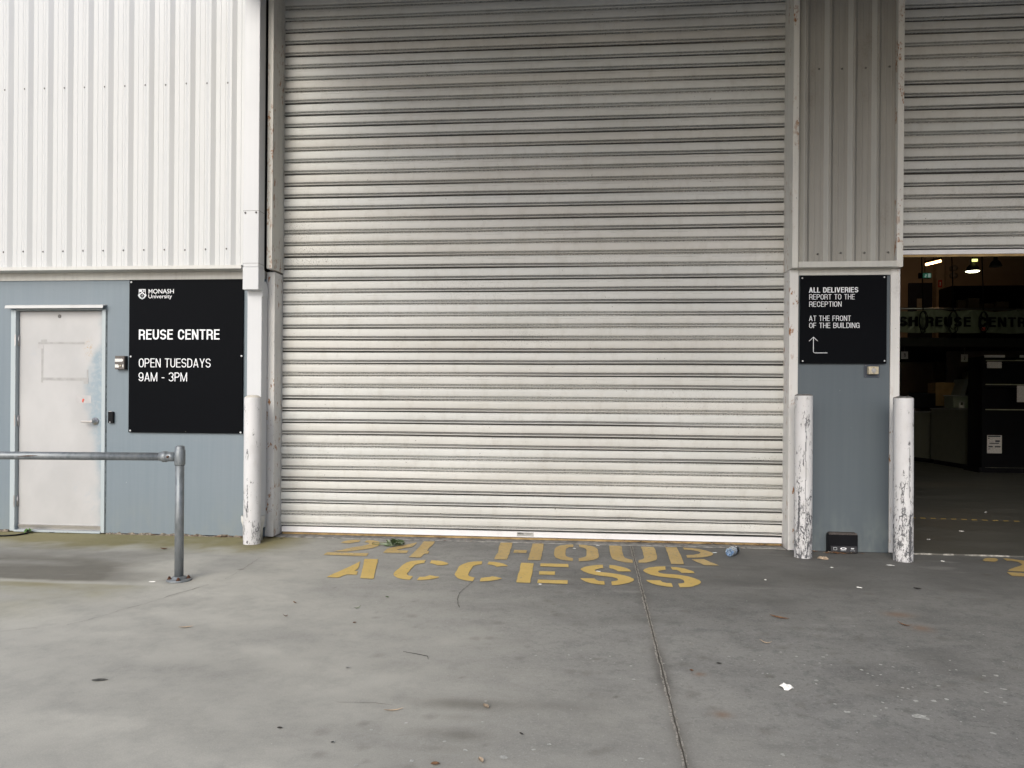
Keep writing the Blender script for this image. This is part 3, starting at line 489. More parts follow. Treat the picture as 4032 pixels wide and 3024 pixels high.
for sx, sy, r in SPOTS:
    q = ((Xf - sx) / (r * 0.95)) ** 2 + ((Yf - sy) / (r * 0.95)) ** 2
    q = q * (1 + 0.5 * n2) * 1.7; spot = np.maximum(spot, np.exp(-q * q) * np.clip(0.55 + 0.7 * n2, 0.15, 0.9))
for sx, sy, a, b, s in ((-0.45, -3.50, 0.17, 0.055, 1.0), (-0.33, -3.49, 0.30, 0.05, 0.45), (-0.41, -3.77, 0.10, 0.05, 0.85), (-0.50, -3.76, 0.12, 0.05, 0.5), (-0.45, -3.62, 0.07, 0.03, 0.5), (-0.47, -3.88, 0.14, 0.03, 0.4), (1.62, -1.22, 0.22, 0.20, 0.45), (1.30, -3.15, 0.25, 0.10, 0.3)):
    q = ((Xf - sx) / a) ** 2 + ((Yf - sy) / b) ** 2
    spot = np.maximum(spot, s * np.exp(-q) * np.clip(0.85 + 0.4 * n2, 0, 1))
rr_ = np.random.RandomState(4)
for k in range(150):
    sx, sy, r = rr_.uniform(-1.2, 2.6), rr_.uniform(-4.3, -0.6), rr_.uniform(0.012, 0.035)
    q = ((Xf - sx) / r) ** 2 + ((Yf - sy) / r) ** 2; spot = np.maximum(spot, 0.40 * np.exp(-q * q))
for sx, sy, a, b in ((1.85, -2.252, 0.05, 0.05), (0.558, -3.488, 0.03, 0.03), (0.544, -3.063, 0.02, 0.02), (1.838, -1.98, 0.07, 0.05)):
    rust = np.maximum(rust, np.exp(-(((Xf - sx) / a) ** 2 + ((Yf - sy) / b) ** 2)) * np.clip(0.6 + 0.6 * n2, 0, 1))
dark = np.clip(np.maximum(dark, spot * 0.72), 0, 0.85)
jx = 0.446 + (Yf + 0.12) * ((0.446 - 0.361) / (3.928 - 0.12))
joint = np.exp(-((Xf - jx) / 0.035) ** 2) * np.clip(0.40 + 0.55 * numnoise(Xf * 3, Yf * 1.4, 31, 4, 2.0), 0, 1)
for bx, by in ((-2.734, -0.42), (1.77, -0.40), (2.512, -0.44), (-2.645, -1.713)):
    joint = np.maximum(joint, np.exp(-((np.hypot(Xf - bx, Yf - by)) / 0.115) ** 4) * np.clip(0.45 + 0.5 * n2, 0, 1))
joint = np.maximum(joint, sst(-0.20, -0.10, Yf + 0.03 * n2) * np.clip(0.45 + 0.6 * n3, 0, 0.8) * sst(-2.7, -2.5, Xf))
scuff = np.clip(sst(0.35, 0.9, numnoise(Xf * 1.0, Yf * 4.0, 44, 5, 2.5)) * 0.35, 0, 1) * sst(-3.4, -2.0, Yf)
gm = MB()
gm.v = [(x, y, 0.0) for x, y in zip(Xf.tolist(), Yf.tolist())]
gm.f = [(j * NX + i, j * NX + i + 1, (j + 1) * NX + i + 1, (j + 1) * NX + i) for j in range(NY - 1) for i in range(NX - 1)]
gm.mi = [0] * len(gm.f); gm.sm = [False] * len(gm.f)
x0, x1, y0, y1, BIG = float(gx[0]), float(gx[-1]), float(gy[0]), float(gy[-1]), 400.0
gm.add([(-BIG, -BIG, 0), (BIG, -BIG, 0), (BIG, y0, 0), (-BIG, y0, 0)], [(0, 1, 2, 3)])
gm.add([(-BIG, y1, 0), (BIG, y1, 0), (BIG, BIG, 0), (-BIG, BIG, 0)], [(0, 1, 2, 3)])
gm.add([(-BIG, y0, 0), (x0, y0, 0), (x0, y1, 0), (-BIG, y1, 0)], [(0, 1, 2, 3)])
gm.add([(x1, y0, 0), (BIG, y0, 0), (BIG, y1, 0), (x1, y1, 0)], [(0, 1, 2, 3)])
nfine = NX * NY
def blob(mb, x, y, r, z, n=8, jag=0.35, asp=1.0, rot=0.0):
    pts = []
    for k in range(n):
        a = 2 * math.pi * k / n; q = r * (1 + rng.uniform(-jag, jag)); px, py = q * math.cos(a), q * math.sin(a) * asp
        pts.append((x + px * math.cos(rot) - py * math.sin(rot), y + px * math.sin(rot) + py * math.cos(rot)))
    mb.flat(pts, z)
gm.m = 1                                                             # dried paint flecks in the concrete
for x, y, w in FLECKS: blob(gm, x, y, 0.0050 * w, 0.002, 8, 0.35, rng.uniform(0.7, 1.2), rng.uniform(0, 3))
for k in range(170):
    blob(gm, rng.uniform(-1.2, 2.9), rng.uniform(-4.3, -1.7), rng.uniform(0.0012, 0.004), 0.002, 6, 0.4)
blob(gm, 1.32, -3.43, 0.030, 0.002, 12, 0.5, 0.8)
def strip(mb, pts, w, z, jit=0.0):
    vs = []
    for i, p in enumerate(pts):
        a, b = Vector(pts[max(i - 1, 0)]), Vector(pts[min(i + 1, len(pts) - 1)]); d = (b - a).normalized(); nn = Vector((-d.y, d.x))
        ww = w * (1 + rng.uniform(-jit, jit)); c = Vector(p) + nn * rng.uniform(-w, w) * jit
        vs += [(c + nn * ww / 2)[:] + (z,), (c - nn * ww / 2)[:] + (z,)]
    mb.add(vs, [(2 * i, 2 * i + 1, 2 * i + 3, 2 * i + 2) for i in range(len(pts) - 1)])
def dense(pts, step=0.02, wob=0.004):
    out = []
    for a, b in zip(pts[:-1], pts[1:]):
        a, b = Vector(a), Vector(b); k = max(1, int((b - a).length / step))
        for i in range(k): out.append(tuple(a.lerp(b, i / k) + Vector((rng.uniform(-wob, wob), rng.uniform(-wob, wob)))))
    out.append(tuple(pts[-1])); return out
gm.m = 2                                                             # cracks, the saw-cut joint's dark core
cd = dense(CRACK, 0.025, 0.006)
for i in range(0, len(cd) - 6, 6):
    if rng.random() < 0.86: strip(gm, cd[i:i + 7], rng.choice([0.0012, 0.002, 0.0035]), 0.003, 0.6)
jl = dense([(0.449, -0.08), (0.404, -2.0), (0.361, -4.0), (0.34, -5.2)], 0.03, 0.0008)
strip(gm, jl, 0.0046, 0.003, 0.30)
strip(gm, dense(SCRATCH, 0.02, 0.001), 0.0028, 0.003, 0.5)
strip(gm, dense([(-0.95, -3.54), (-0.80, -3.53), (-0.72, -3.545)], 0.03, 0.002), 0.0015, 0.003, 0.5)
gm.m = 3                                                             # sandy arrises either side of the joint
strip(gm, [(x - 0.007, y) for x, y in jl], 0.007, 0.0025, 0.6); strip(gm, [(x + 0.007, y) for x, y in jl], 0.006, 0.0025, 0.6)
NV = len(gm.v)
A1 = np.zeros((NV, 4), np.float32); A2 = np.zeros((NV, 4), np.float32)
A1[:nfine] = np.stack([moss, dark, tan_light, rust], 1); A2[:nfine] = np.stack([scuff, joint, patch, np.ones_like(moss)], 1)  # stain and wear also carry the slab's painted light and shade
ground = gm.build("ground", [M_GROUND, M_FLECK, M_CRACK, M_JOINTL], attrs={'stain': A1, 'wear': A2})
tag(ground, kind='structure')

# painted stencil words: each word line one thing, each letter a part
def stencil(name, data, label, m):
    cx = data[0][1][0][0][0]
    t = thing(name, (cx, -0.6, 0.0), label, 'floor marking')
    for ch, pieces in data:
        mb = MB()
        for pts in pieces:
            dp = []
            for a, b in zip(pts, pts[1:] + pts[:1]):
                L_ = math.dist(a, b); k = max(1, int(L_ / 0.05))
                for i in range(k):
                    f = i / k; j = 0.0022
                    dp.append((a[0] + (b[0] - a[0]) * f + rng.uniform(-j, j), a[1] + (b[1] - a[1]) * f + rng.uniform(-j, j)))
            mb.flat(dp, 0.004)
        mb.build("letter", m, t)
    return t
stencil("painted_lettering", LINE_ONE, "faded yellow stencilled line reading 24 HOUR on the concrete by the closed shutter", M_YEL2)
stencil("painted_lettering", LINE_TWO, "bright yellow stencilled word ACCESS on the concrete, the line farther from the shutter", M_YEL)
stencil("painted_lettering", LINE_THREE, "yellow stencilled digit cut by the right edge, in front of the open shutter", M_YEL2)

# ------------------------------------------------------------------ the warehouse
LW, UW = -0.17, -0.25                 # lower wall face, upper cladding face (the door curtains hang at y = 0)
wh = thing("warehouse", (-0.5, 0, 0), "white steel clad warehouse with tall roller shutters, blue grey lower panels and a deep canopy", "building")
def part(mb, name, m, parent=wh, label=None, attrs=None):
    o = mb.build(name, m, parent, attrs=attrs)
    if label: o['label'] = label
    return o
# hidden shell: upper wall above the openings, rear, ends, roof (they keep the hall dark)
s = MB()
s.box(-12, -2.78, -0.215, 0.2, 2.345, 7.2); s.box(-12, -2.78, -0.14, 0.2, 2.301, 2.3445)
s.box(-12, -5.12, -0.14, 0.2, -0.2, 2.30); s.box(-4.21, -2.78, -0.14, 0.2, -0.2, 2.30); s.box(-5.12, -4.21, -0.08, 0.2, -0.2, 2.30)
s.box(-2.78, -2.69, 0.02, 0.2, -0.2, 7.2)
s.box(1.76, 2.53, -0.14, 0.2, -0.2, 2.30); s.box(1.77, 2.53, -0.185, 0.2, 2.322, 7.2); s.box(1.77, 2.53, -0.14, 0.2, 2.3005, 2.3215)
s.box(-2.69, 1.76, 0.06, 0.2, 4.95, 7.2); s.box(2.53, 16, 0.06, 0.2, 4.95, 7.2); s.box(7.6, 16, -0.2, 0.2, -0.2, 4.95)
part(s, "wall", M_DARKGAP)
s = MB(); s.box(-12, -11.8, 0.2, 15.4, -0.2, 7.2); s.box(15.8, 16, 0.2, 15.4, -0.2, 7.2); s.box(-11.8, 15.8, 15.1, 15.4, -0.2, 7.2)
s.box(9.80, 10.02, 14.9, 15.1, 0, 5.6)
part(s, "inner_wall", M_INWALL)
s = MB(); s.box(-12, 16, -0.2, 15.4, 7.2, 7.4)
for k in range(7): s.box(-11.8, 15.8, 2.0 + 2.0 * k, 2.12 + 2.0 * k, 5.35, 5.7)
s.box(-11.8, 15.8, 0.3, 15.1, 5.7, 5.76)
part(s, "roof", M_CEIL)
# lower blue panels
s = MB(); s.box(-12, -5.118, LW, -0.1405, 0.018, 2.268); s.box(-4.212, -2.733, LW, -0.1405, 0.012, 2.268); s.box(-5.118, -4.212, LW, -0.1405, 2.0, 2.268)
part(s, "wall_panel", M_PANEL, label="pale blue grey wall panel around the side door")
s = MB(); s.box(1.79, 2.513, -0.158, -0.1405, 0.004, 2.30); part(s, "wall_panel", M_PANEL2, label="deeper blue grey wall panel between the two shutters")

# vertical ribbed cladding
def cladding(x0, x1, ribs, y, z0, z1, hgt=0.023, base=0.090, crest=0.022, clean=False):  # clean: left rib slopes take the painted-in side light
    prof = [(x0, y)]
    for r in ribs:                                       # r = left end of the right-hand slope
        l = r - crest - (base - crest) / 2; e = r + (base - crest) / 2
        for p in ((l, y), (r - crest, y - hgt), (r - crest + 0.002, y - hgt - 0.001), (r - 0.002, y - hgt - 0.001), (r, y - hgt), (e, y)):
            if x0 < p[0] < x1: prof.append(p)
        m0 = e + 0.030                                   # two faint stiffening swages in each pan
        for q in (m0, m0 + 0.045):
            for p in ((q, y), (q + 0.004, y - 0.0025), (q + 0.010, y - 0.0025), (q + 0.014, y)):
                if x0 < p[0] < x1 and p[0] < e + 0.115: prof.append(p)
    prof = sorted([p for p in prof if x0 <= p[0] <= x1]) + [(x1, y)]
    mb = MB(); vs = []
    zs = [z0, z1]
    for z in zs: vs += [(p[0], p[1], z) for p in prof]
    n = len(prof); mb.add(vs, [(i, i + 1, n + i + 1, n + i) for i in range(n - 1)])
    if clean:                                            # lighter colour on the ribs' left slopes paints in light from the left
        for i in range(n - 1):
            xm = (prof[i][0] + prof[i + 1][0]) / 2
            if any(r - crest - (base - crest) / 2 < xm < r - crest + .004 for r in ribs): mb.mi[i] = 1
    return mb
ribsL = [-3.010 - 0.1884 * k for k in range(48)]
c_left = part(cladding(-12, -2.742, ribsL, UW, 2.372, 7.2), "cladding", M_CLAD, label="clean white ribbed cladding over the side door")
def screw_at(parent, x, y, z, proto=[None]):
    if proto[0] is None:
        mb = MB(); mb.lathe([(0.0085, 0), (0.0085, 0.002), (0.0055, 0.003), (0.005, 0.008), (0.003, 0.009)], n=10, mtx=Matrix.Rotation(R(90), 4, 'X'))
        proto[0] = mb.build("screw", M_SCREW, None); o = proto[0]
    else: o = proto[0].copy(); COL.objects.link(o)
    o.parent = parent; o.location = Vector((x, y, z)) - world_loc(parent); return o
for k in range(13):
    screw_at(c_left, -3.053 - 0.1884 * k, UW - 0.008, 3.962 + rng.uniform(-.004, .004)); screw_at(c_left, -3.056 - 0.1884 * k, UW - 0.008, 2.515 + rng.uniform(-.004, .004))
ribsR = [1.783 + 0.048 + 0.1855 * k for k in range(4)]
c_right = part(cladding(1.772, 2.525, ribsR, -0.205, 2.34, 7.2, 0.031, 0.074, 0.022, True), "cladding", [M_CLAD2, M_CLAD3], label="dusty ribbed cladding between the two shutters")
for z in (3.93, 2.43):
    for x in (1.925, 2.105, 2.29, 2.475): screw_at(c_right, x, -0.212, z + rng.uniform(-.006, .006))
# flashings and beams
s = MB(); s.prism([(-0.252, 2.378), (-0.300, 2.370), (-0.300, 2.340), (-0.165, 2.336), (-0.165, 2.378)], -12, -2.905, 'x'); part(s, "base_flashing", M_FLASH, label="clean white sill flashing over the side door")
s = MB(); s.box(-12, -2.745, -0.182, -0.141, 2.2685, 2.3355); part(s, "trim_beam", M_TRIM, label="dirty cream strip under the left cladding")
s = MB(); s.prism([(-0.206, 2.366), (-0.262, 2.358), (-0.262, 2.312), (-0.165, 2.309), (-0.165, 2.366)], 1.762, 2.522, 'x'); part(s, "base_flashing", M_TRIM, label="grimy sill flashing between the shutters")
s = MB(); s.box(1.79, 2.513, -0.176, -0.1585, 2.262, 2.3085); part(s, "trim_beam", M_TRIM, label="cream strip above the deliveries sign")
def edge_post(x0, x1, y0, z0, z1, m, name, label=None, reveal=None):
    s = MB(); s.box(x0, x1, y0, 0.02, z0, z1, 0.004)
    return part(s, name, m, label=label)
edge_post(-2.700, -2.650, UW, 2.345, 7.2, M_RUSTY, "edge_flashing", "rust spotted narrow edge beside the downpipe")
edge_post(1.713, 1.760, UW, 2.312, 7.2, M_RUSTY, "edge_flashing", "rust freckled edge right of the closed shutter")
edge_post(2.526, 2.576, UW, 2.312, 7.2, M_RUSTY, "edge_flashing", "rust freckled edge left of the open shutter")
edge_post(-2.733, -2.657, LW, 0.012, 2.33, M_COLUMN, "door_jamb", "scuffed jamb left of the closed shutter")
edge_post(1.717, 1.7885, LW, 0.006, 2.31, M_COLUMN, "door_jamb", "rust edged jamb right of the closed shutter")
edge_post(2.5145, 2.588, LW, 0.006, 2.31, M_COLUMN, "door_jamb", "rust edged jamb left of the open shutter")
# debris and decayed packing under the left panel
def packing(xa, xb):
    pts = [(xa, 0.0)]; x = xa
    while x < xb: pts.append((x, rng.choice((0.003, 0.006, 0.010, 0.016, 0.021)) + rng.uniform(0, .002))); x += rng.uniform(.008, .05)
    s = MB(); s.prism(pts + [(xb, 0.004), (xb, 0.0)], LW + 0.01, LW - 0.009, 'y'); part(s, "base_packing", M_PACK)
M_PACK = plain("crumbling_mortar_packing", (0.20, 0.175, 0.145), 0.9, var=0.6, scale=45)
packing(-6.5, -5.13); packing(-4.20, -2.75)
# roller shutters -------------------------------------------------
zl = [0.086 + 0.1015 * k for k in range(8)]; zl = zl + [zl[-1] + 0.1058 * (k + 1) for k in range(42)]
PROF = [(0, .016), (.072, .016), (.074, -.003), (.084, -.008), (.115, -.010), (.150, -.008), (.164, -.003), (.166, .011), (.214, .011), (.216, -.002), (.222, -.005), (.236, -.005), (.243, -.002),
        (.245, .011), (.297, .011), (.299, .000), (.34, -.0045), (.48, -.007), (.66, -.0075), (.715, -.0074), (.726, -.0074), (.737, -.0073), (.86, -.0055), (.92, -.002), (.943, .001), (.945, .016)]
GRIME_SHADE = [1, 1, .10, .03, .02, .03, .10, 1, 1, .10, .05, .06, .12, 1, 1, .40, .08, .02, .02, .02, .02, .02, .05, .18, .45, 1]  # full value marks grooves whose shade is painted in; the rest is grime
_r = random.Random(21); SL = [(_r.random(), _r.random(), _r.random()) for k in range(60)]
DENTS = [(0.40, 0.20, .10, .012), (-0.42, 1.75, .12, .008), (1.2, 1.0, .16, .009), (-1.6, .62, .18, .010), (-2.1, 1.3, .12, .007), (0.7, 1.9, .2, .008), (-0.9, 2.7, .15, .007), (1.45, .17, .12, .010), (-2.35, .9, .10, .009)]
def curtain(x0, x1, zs, ztop, parent_name, scratch_rows, speck):
    nx = max(2, int((x1 - x0) / 0.05)); xs = np.linspace(x0, x1, nx + 1)
    rows = []; 
    for i in range(len(zs) - 1):
        if zs[i] > ztop: break
        p = zs[i + 1] - zs[i]
        for (u, y), g in zip(PROF, GRIME_SHADE):
            rows.append((zs[i] + u * p, y, g, 1.0 if (u == .726 and i in scratch_rows) else 0.0, i))
    rows.append((zs[i + 1], .016, 1, 0, i))
    mb = MB(); att = []
    for z, y, g, sc, i in rows:
        q1, q2, q3 = SL[i % 60]; dz = 0.0012 * np.sin(xs * 1.1 + q1 * 6.3) + 0.0008 * np.sin(xs * 3.1 + q2 * 6.3) + 0.0022 * (q3 - .5); dy = 0.004 * np.sin(xs * 0.9 + 1.0 + 0.15 * i) + 0.0025 * np.sin(xs * 2.3 + q2 * 6.3)
        for cx, cz, rad, dep in DENTS: dy = dy + dep * np.exp(-((xs - cx) / rad) ** 2 - ((z - cz) / (rad * .45)) ** 2)
        for x, a, b in zip(xs, dz, dy):
            mb.v.append((float(x), float(y + b), float(z + a)))
            q = 0.0
            for (cx, cz, rx, rz, w) in speck: q = max(q, w * math.exp(-((x - cx) / rx) ** 2 - ((z - cz) / rz) ** 2))
            att.append((min(1, g * (0.9 + 0.25 * math.sin(x * 0.7 + i))), sc, q, SL[(i * 7 + 3) % 60][2]))
    n = nx + 1
    for r in range(len(rows) - 1):
        for k in range(nx): mb.f.append((r * n + k, r * n + k + 1, (r + 1) * n + k + 1, (r + 1) * n + k)); mb.mi.append(0); mb.sm.append(False)
    return mb, att
SPK = [(-2.35, 2.50, .28, .13, .95), (-2.50, 2.73, .12, .10, .7), (-2.1, 2.60, .2, .06, .5), (-0.45, 1.75, .35, .05, .8), (0.40, 0.20, .06, .03, .9), (1.45, .17, .08, .03, .9), (1.5, 0.73, .12, .02, 1), (-1.0, 2.2, .5, .1, .4), (0.9, 1.2, .4, .1, .35), (1.63, .73, .05, .03, 1.0), (0.2, 2.42, .3, .05, .4)]
mb, att = curtain(-2.655, 1.722, zl, 5.15, "", {44, 43, 42, 38, 37, 36, 34, 33, 30, 28, 27, 24, 22, 20, 19, 17, 12}, SPK)
rd = part(mb, "roller_door", M_CURT, label="tall grubby cream roller shutter, fully closed", attrs={'grime': att})  # grime attribute also carries the painted groove shade
s = MB(); s.box(-2.645, 1.712, -0.014, 0.02, 0.036, 0.0795, 0.002); s.box(-2.645, 1.712, -0.021, -0.0145, 0.0335, 0.0385); part(s, "bottom_rail", M_RAIL, rd)
s = MB(); s.box(-2.64, 1.71, -0.006, 0.012, 0.0105, 0.027); part(s, "rubber_seal", M_SEAL, rd)
s = MB(); s.box(-2.64, 1.71, 0.004, 0.014, 0.027, 0.036); s.box(-2.64, 1.71, 0.0, 0.012, 0.0, 0.0105); part(s, "seal_recess", M_DARKGAP, rd)  # solid black strips painted in for the shaded gap under the rail
s = MB(); s.box(-0.529, -0.383, -0.0165, -0.0142, 0.041, 0.0755); np_ = part(s, "name_plate", plain("grey_name_plate", (0.42, 0.42, 0.41), 0.4, 0.3), rd)
condensed("ANSA", -0.523, -0.470, 0.0565, 0.0150, -0.0172, M_BLKPL, np_, .17)
s = MB(); s.box(-0.459, -0.391, -0.0173, -0.0168, 0.0660, 0.0685); s.box(-0.446, -0.402, -0.0173, -0.0168, 0.0595, 0.0625); s.box(-0.452, -0.410, -0.0173, -0.0168, 0.0530, 0.0550); part(s, "small_print", M_SCREW, np_)
zl2 = [2.497 + 0.1056 * k for k in range(30)]
mb, att = curtain(2.584, 7.7, zl2, 5.1, "", set(), [(3.4, 2.9, .8, .3, .25)])
rd2 = part(mb, "roller_door", M_CURT, label="dull roller shutter raised above the dark open doorway", attrs={'grime': att})
s = MB(); s.box(2.59, 7.7, -0.014, 0.02, 2.455, 2.4915, 0.002); part(s, "bottom_rail", M_RAIL, rd2)
s = MB(); s.box(2.59, 7.7, -0.006, 0.012, 2.436, 2.4545); part(s, "rubber_seal", M_SEAL, rd2)
# concrete sill of the closed shutter
s = MB()
top = []
for k in range(91):
    top.append((-2.66 + 4.375 * k / 90, -0.118 + rng.uniform(-.008, .008)))
pts = top + [(1.715, 0.055), (-2.66, 0.055)]
s.prism(pts, 0.0, 0.009, 'z'); sill = part(s, "door_sill", plain("rough_concrete_sill", (0.215, 0.21, 0.20), 0.9, var=0.35, scale=18))

# side door ---------------------------------------------------------
dx = np.linspace(-5.064, -4.252, 82); dz = np.linspace(0.046, 1.996, 196); DX, DZ = np.meshgrid(dx, dz); a, b = DX.ravel(), DZ.ravel()
dn = numnoise(a, b, 3, 5, 9.0); dn2 = numnoise(a, b, 13, 4, 3.0)
edge_x = np.interp(b, [0.0, 0.25, 0.55, 0.8, 0.95, 1.1, 1.3, 1.5, 1.62, 1.75, 2.0], [-4.25, -4.255, -4.262, -4.285, -4.335, -4.365, -4.37, -4.335, -4.29, -4.25, -4.24])
wear = sst(-0.10, 0.03, a - edge_x + 0.06 * dn + 0.03 * dn2)
wear = np.maximum(wear, np.exp(-((a + 4.30) / .07) ** 2 - ((b - 0.30) / .16) ** 2) * 0.30 * np.clip(dn + .5, 0, 1))
sm = np.zeros_like(a)
for cx, cz, rx, rz, w in ((-4.51, .42, .03, .04, .8), (-4.40, .33, .03, .07, .7), (-4.34, .22, .06, .06, .6), (-4.93, 1.60, .05, .14, .35), (-4.37, .30, .10, .12, .35), (-4.62, 1.15, .03, .03, .4), (-4.5, 1.53, .05, .05, .3), (-4.7, .5, .2, .2, .15)):
    sm = np.maximum(sm, w * np.exp(-((a - cx) / rx) ** 2 - ((b - cz) / rz) ** 2))
ru = np.exp(-((a + 4.40) / .035) ** 2 - ((b - 1.66) / .07) ** 2) * 0.8
mb = MB(); mb.v = [(float(p), LW + 0.030, float(q)) for p, q in zip(a, b)]
nd = len(dx); mb.f = [(j * nd + i, j * nd + i + 1, (j + 1) * nd + i + 1, (j + 1) * nd + i) for j in range(len(dz) - 1) for i in range(nd - 1)]; mb.mi = [0] * len(mb.f); mb.sm = [False] * len(mb.f)
mb.box(-5.064, -4.252, LW + 0.0302, LW + 0.07, 0.0462, 1.9958)
A = np.zeros((len(mb.v), 4), np.float32); A[:len(a)] = np.stack([wear, sm, ru, np.ones_like(a)], 1)
door = part(mb, "door", M_DOOR, label="white flush side door with worn bluish paint by its lever", attrs={'wear': A})
s = MB(); s.box(-5.117, -5.070, LW - 0.012, -0.09, 0.01, 2.006, 0.003); s.box(-4.247, -4.2125, LW - 0.012, -0.09, 0.01, 2.006, 0.003); s.box(-5.070, -4.247, LW - 0.006, -0.09, 2.000, 2.0125)
part(s, "door_frame", M_FRAME)
s = MB(); s.box(-4.2122, -4.2035, LW - 0.004, LW + 0.01, 0.02, 2.0); part(s, "frame_sealant", plain("dark_split_sealant", (0.10, 0.12, 0.13), 0.8, var=0.5, scale=30))
s = MB(); s.prism([(LW - 0.001, 2.052), (LW - 0.055, 2.040), (LW - 0.062, 2.014), (LW - 0.058, 2.012), (LW - 0.050, 2.032), (LW - 0.001, 2.040)], -5.138, -4.208, 'x'); part(s, "head_flashing", M_HEAD)
s = MB(); s.box(-5.07, -4.247, LW - 0.02, -0.09, 0.006, 0.022); part(s, "threshold", M_FRAME)
s = MB(); s.box(-5.060, -4.256, LW + 0.016, LW + 0.0295, 0.050, 0.066); s.box(-5.060, -4.256, LW + 0.022, LW + 0.0295, 0.024, 0.050); part(s, "weather_seal", M_STEEL, door)
for z in (1.732, 1.005, 0.279):
    s = MB(); s.lathe([(0.0075, -0.05), (0.0075, 0.05)], (-5.067, LW + 0.020, z), 12); s.box(-5.078, -5.0685, LW - 0.014, LW - 0.011, z - 0.05, z + 0.05); part(s, "hinge", M_STEEL, door)
s = MB(); rx = Matrix.Rotation(R(90), 4, 'X')
s.lathe([(0.034, 0), (0.034, 0.006), (0.030, 0.012), (0.016, 0.016), (0.012, 0.045), (0.012, 0.060)], (-4.330, LW + 0.030, 1.006), 28, rx)
s.box(-4.425, -4.318, LW - 0.036, LW - 0.018, 0.994, 1.013, 0.004); part(s, "lever_handle", M_STEEL, door)
s = MB(); s.box(-4.2545, -4.2465, LW + 0.010, LW + 0.0295, 0.93, 1.075); part(s, "strike_gap", M_DARKGAP, door)  # solid black strip stands in for the shaded gap at the latch
s = MB(); s.lathe([(0.016, 0), (0.016, 0.003), (0.010, 0.005), (0.006, 0.003)], (-4.680, LW + 0.030, 1.952), 16, rx); part(s, "viewer", M_SCREW, door)
def tape(x0, x1, z0, z1, m=None, lift=0.001):
    s = MB(); pts = []
    for (ax, az), (bx, bz) in zip([(x0, z0), (x1, z0), (x1, z1), (x0, z1)], [(x1, z0), (x1, z1), (x0, z1), (x0, z0)]):
        n = max(1, int(math.hypot(bx - ax, bz - az) / 0.03))
        for i in range(n): pts.append((ax + (bx - ax) * i / n + rng.uniform(-.0012, .0012), az + (bz - az) * i / n + rng.uniform(-.0012, .0012)))
    s.prism(pts, LW + 0.0296, LW + 0.0296 - lift, 'y'); return part(s, "tape", m or M_TAPE, door)
tape(-4.884, -4.440, 1.699, 1.719); tape(-4.853, -4.835, 1.40, 1.699); tape(-4.836, -4.444, 1.372, 1.397); tape(-4.416, -4.402, 1.399, 1.470)
tape(-4.890, -4.835, 1.660, 1.6985, M_TAPE2, 0.0012); tape(-4.857, -4.80, 1.7195, 1.742, M_TAPE, 0.0012); tape(-4.444, -4.400, 1.342, 1.3985, M_TAPE, 0.0013); tape(-4.853, -4.8362, 1.352, 1.3995, M_TAPE, 0.0012)
tape(-4.520, -4.373, 1.168, 1.238, M_TAPE2)
s = MB(); s.prism([(-4.455, 1.205), (-4.445, 1.210), (-4.436, 1.204), (-4.437, 1.192), (-4.443, 1.188), (-4.446, 1.172), (-4.453, 1.174), (-4.459, 1.186)], LW + 0.0285, LW + 0.0275, 'y'); part(s, "sticker_remnant", M_RED, door)

# downpipe ----------------------------------------------------------
s = MB(); s.box(-2.848, -2.712, -0.382, -0.262, 2.335, 7.0, 0.006)
dp = part(s, "downpipe", M_PIPE)
s = MB(); s.box(-2.850, -2.710, -0.384, -0.260, 2.144, 2.3345, 0.004); part(s, "pipe_offset", M_PIPE, dp)
for z in (2.366, 2.811):
    s = MB(); s.box(-2.8495, -2.7105, -0.3835, -0.2605, z, z + .0025); part(s, "joint_line", M_SCREW, dp)
s = MB(); s.prism([(-0.29, 2.21), (-0.236, 2.235), (-0.186, 2.165), (-0.20, 2.10), (-0.30, 2.10), (-0.31, 2.146)], -2.838, -2.7085, 'x'); part(s, "pipe_elbow", M_PIPE, dp)
s = MB(); s.box(-2.846, -2.716, -0.300, -0.182, 0.10, 2.143, 0.006); part(s, "lower_pipe", M_PIPE, dp)
s = MB()
s.lathe([(0.082, 0.0), (0.082, 0.115), (0.088, 0.14), (0.097, 0.165), (0.098, 0.21), (0.093, 0.213), (0.088, 0.205)], (-2.795, -0.268, 0.0), 40); part(s, "pipe_socket", M_PVC, dp)
for x, z in ((-2.83, 2.795), (-2.735, 2.797)): screw_at(dp, x, -0.384, z)
# canopy over the shutters (above the frame; it shades them)
CAN_P, CAN_Z, CAN_X = 5.6, 4.90, -2.74
s = MB(); s.box(CAN_X, 18, -CAN_P, -0.39, CAN_Z, CAN_Z + 0.06); s.box(-2.70, 1.70, -0.39, 0.06, CAN_Z, CAN_Z + 0.06); s.box(1.77, 18, -0.39, 0.06, CAN_Z, CAN_Z + 0.06)
s.box(CAN_X, CAN_X + 0.1, -CAN_P, -0.39, CAN_Z - 0.10, CAN_Z - 0.001); s.box(CAN_X + 0.1, 18, -CAN_P, -CAN_P + 0.12, CAN_Z - 0.28, CAN_Z - 0.001)
s.box(-2.87, CAN_X - .001, -0.80, -0.40, CAN_Z - .16, CAN_Z + .05)  # unseen block added to darken the top of the downpipe
part(s, "canopy", M_CANOPY)

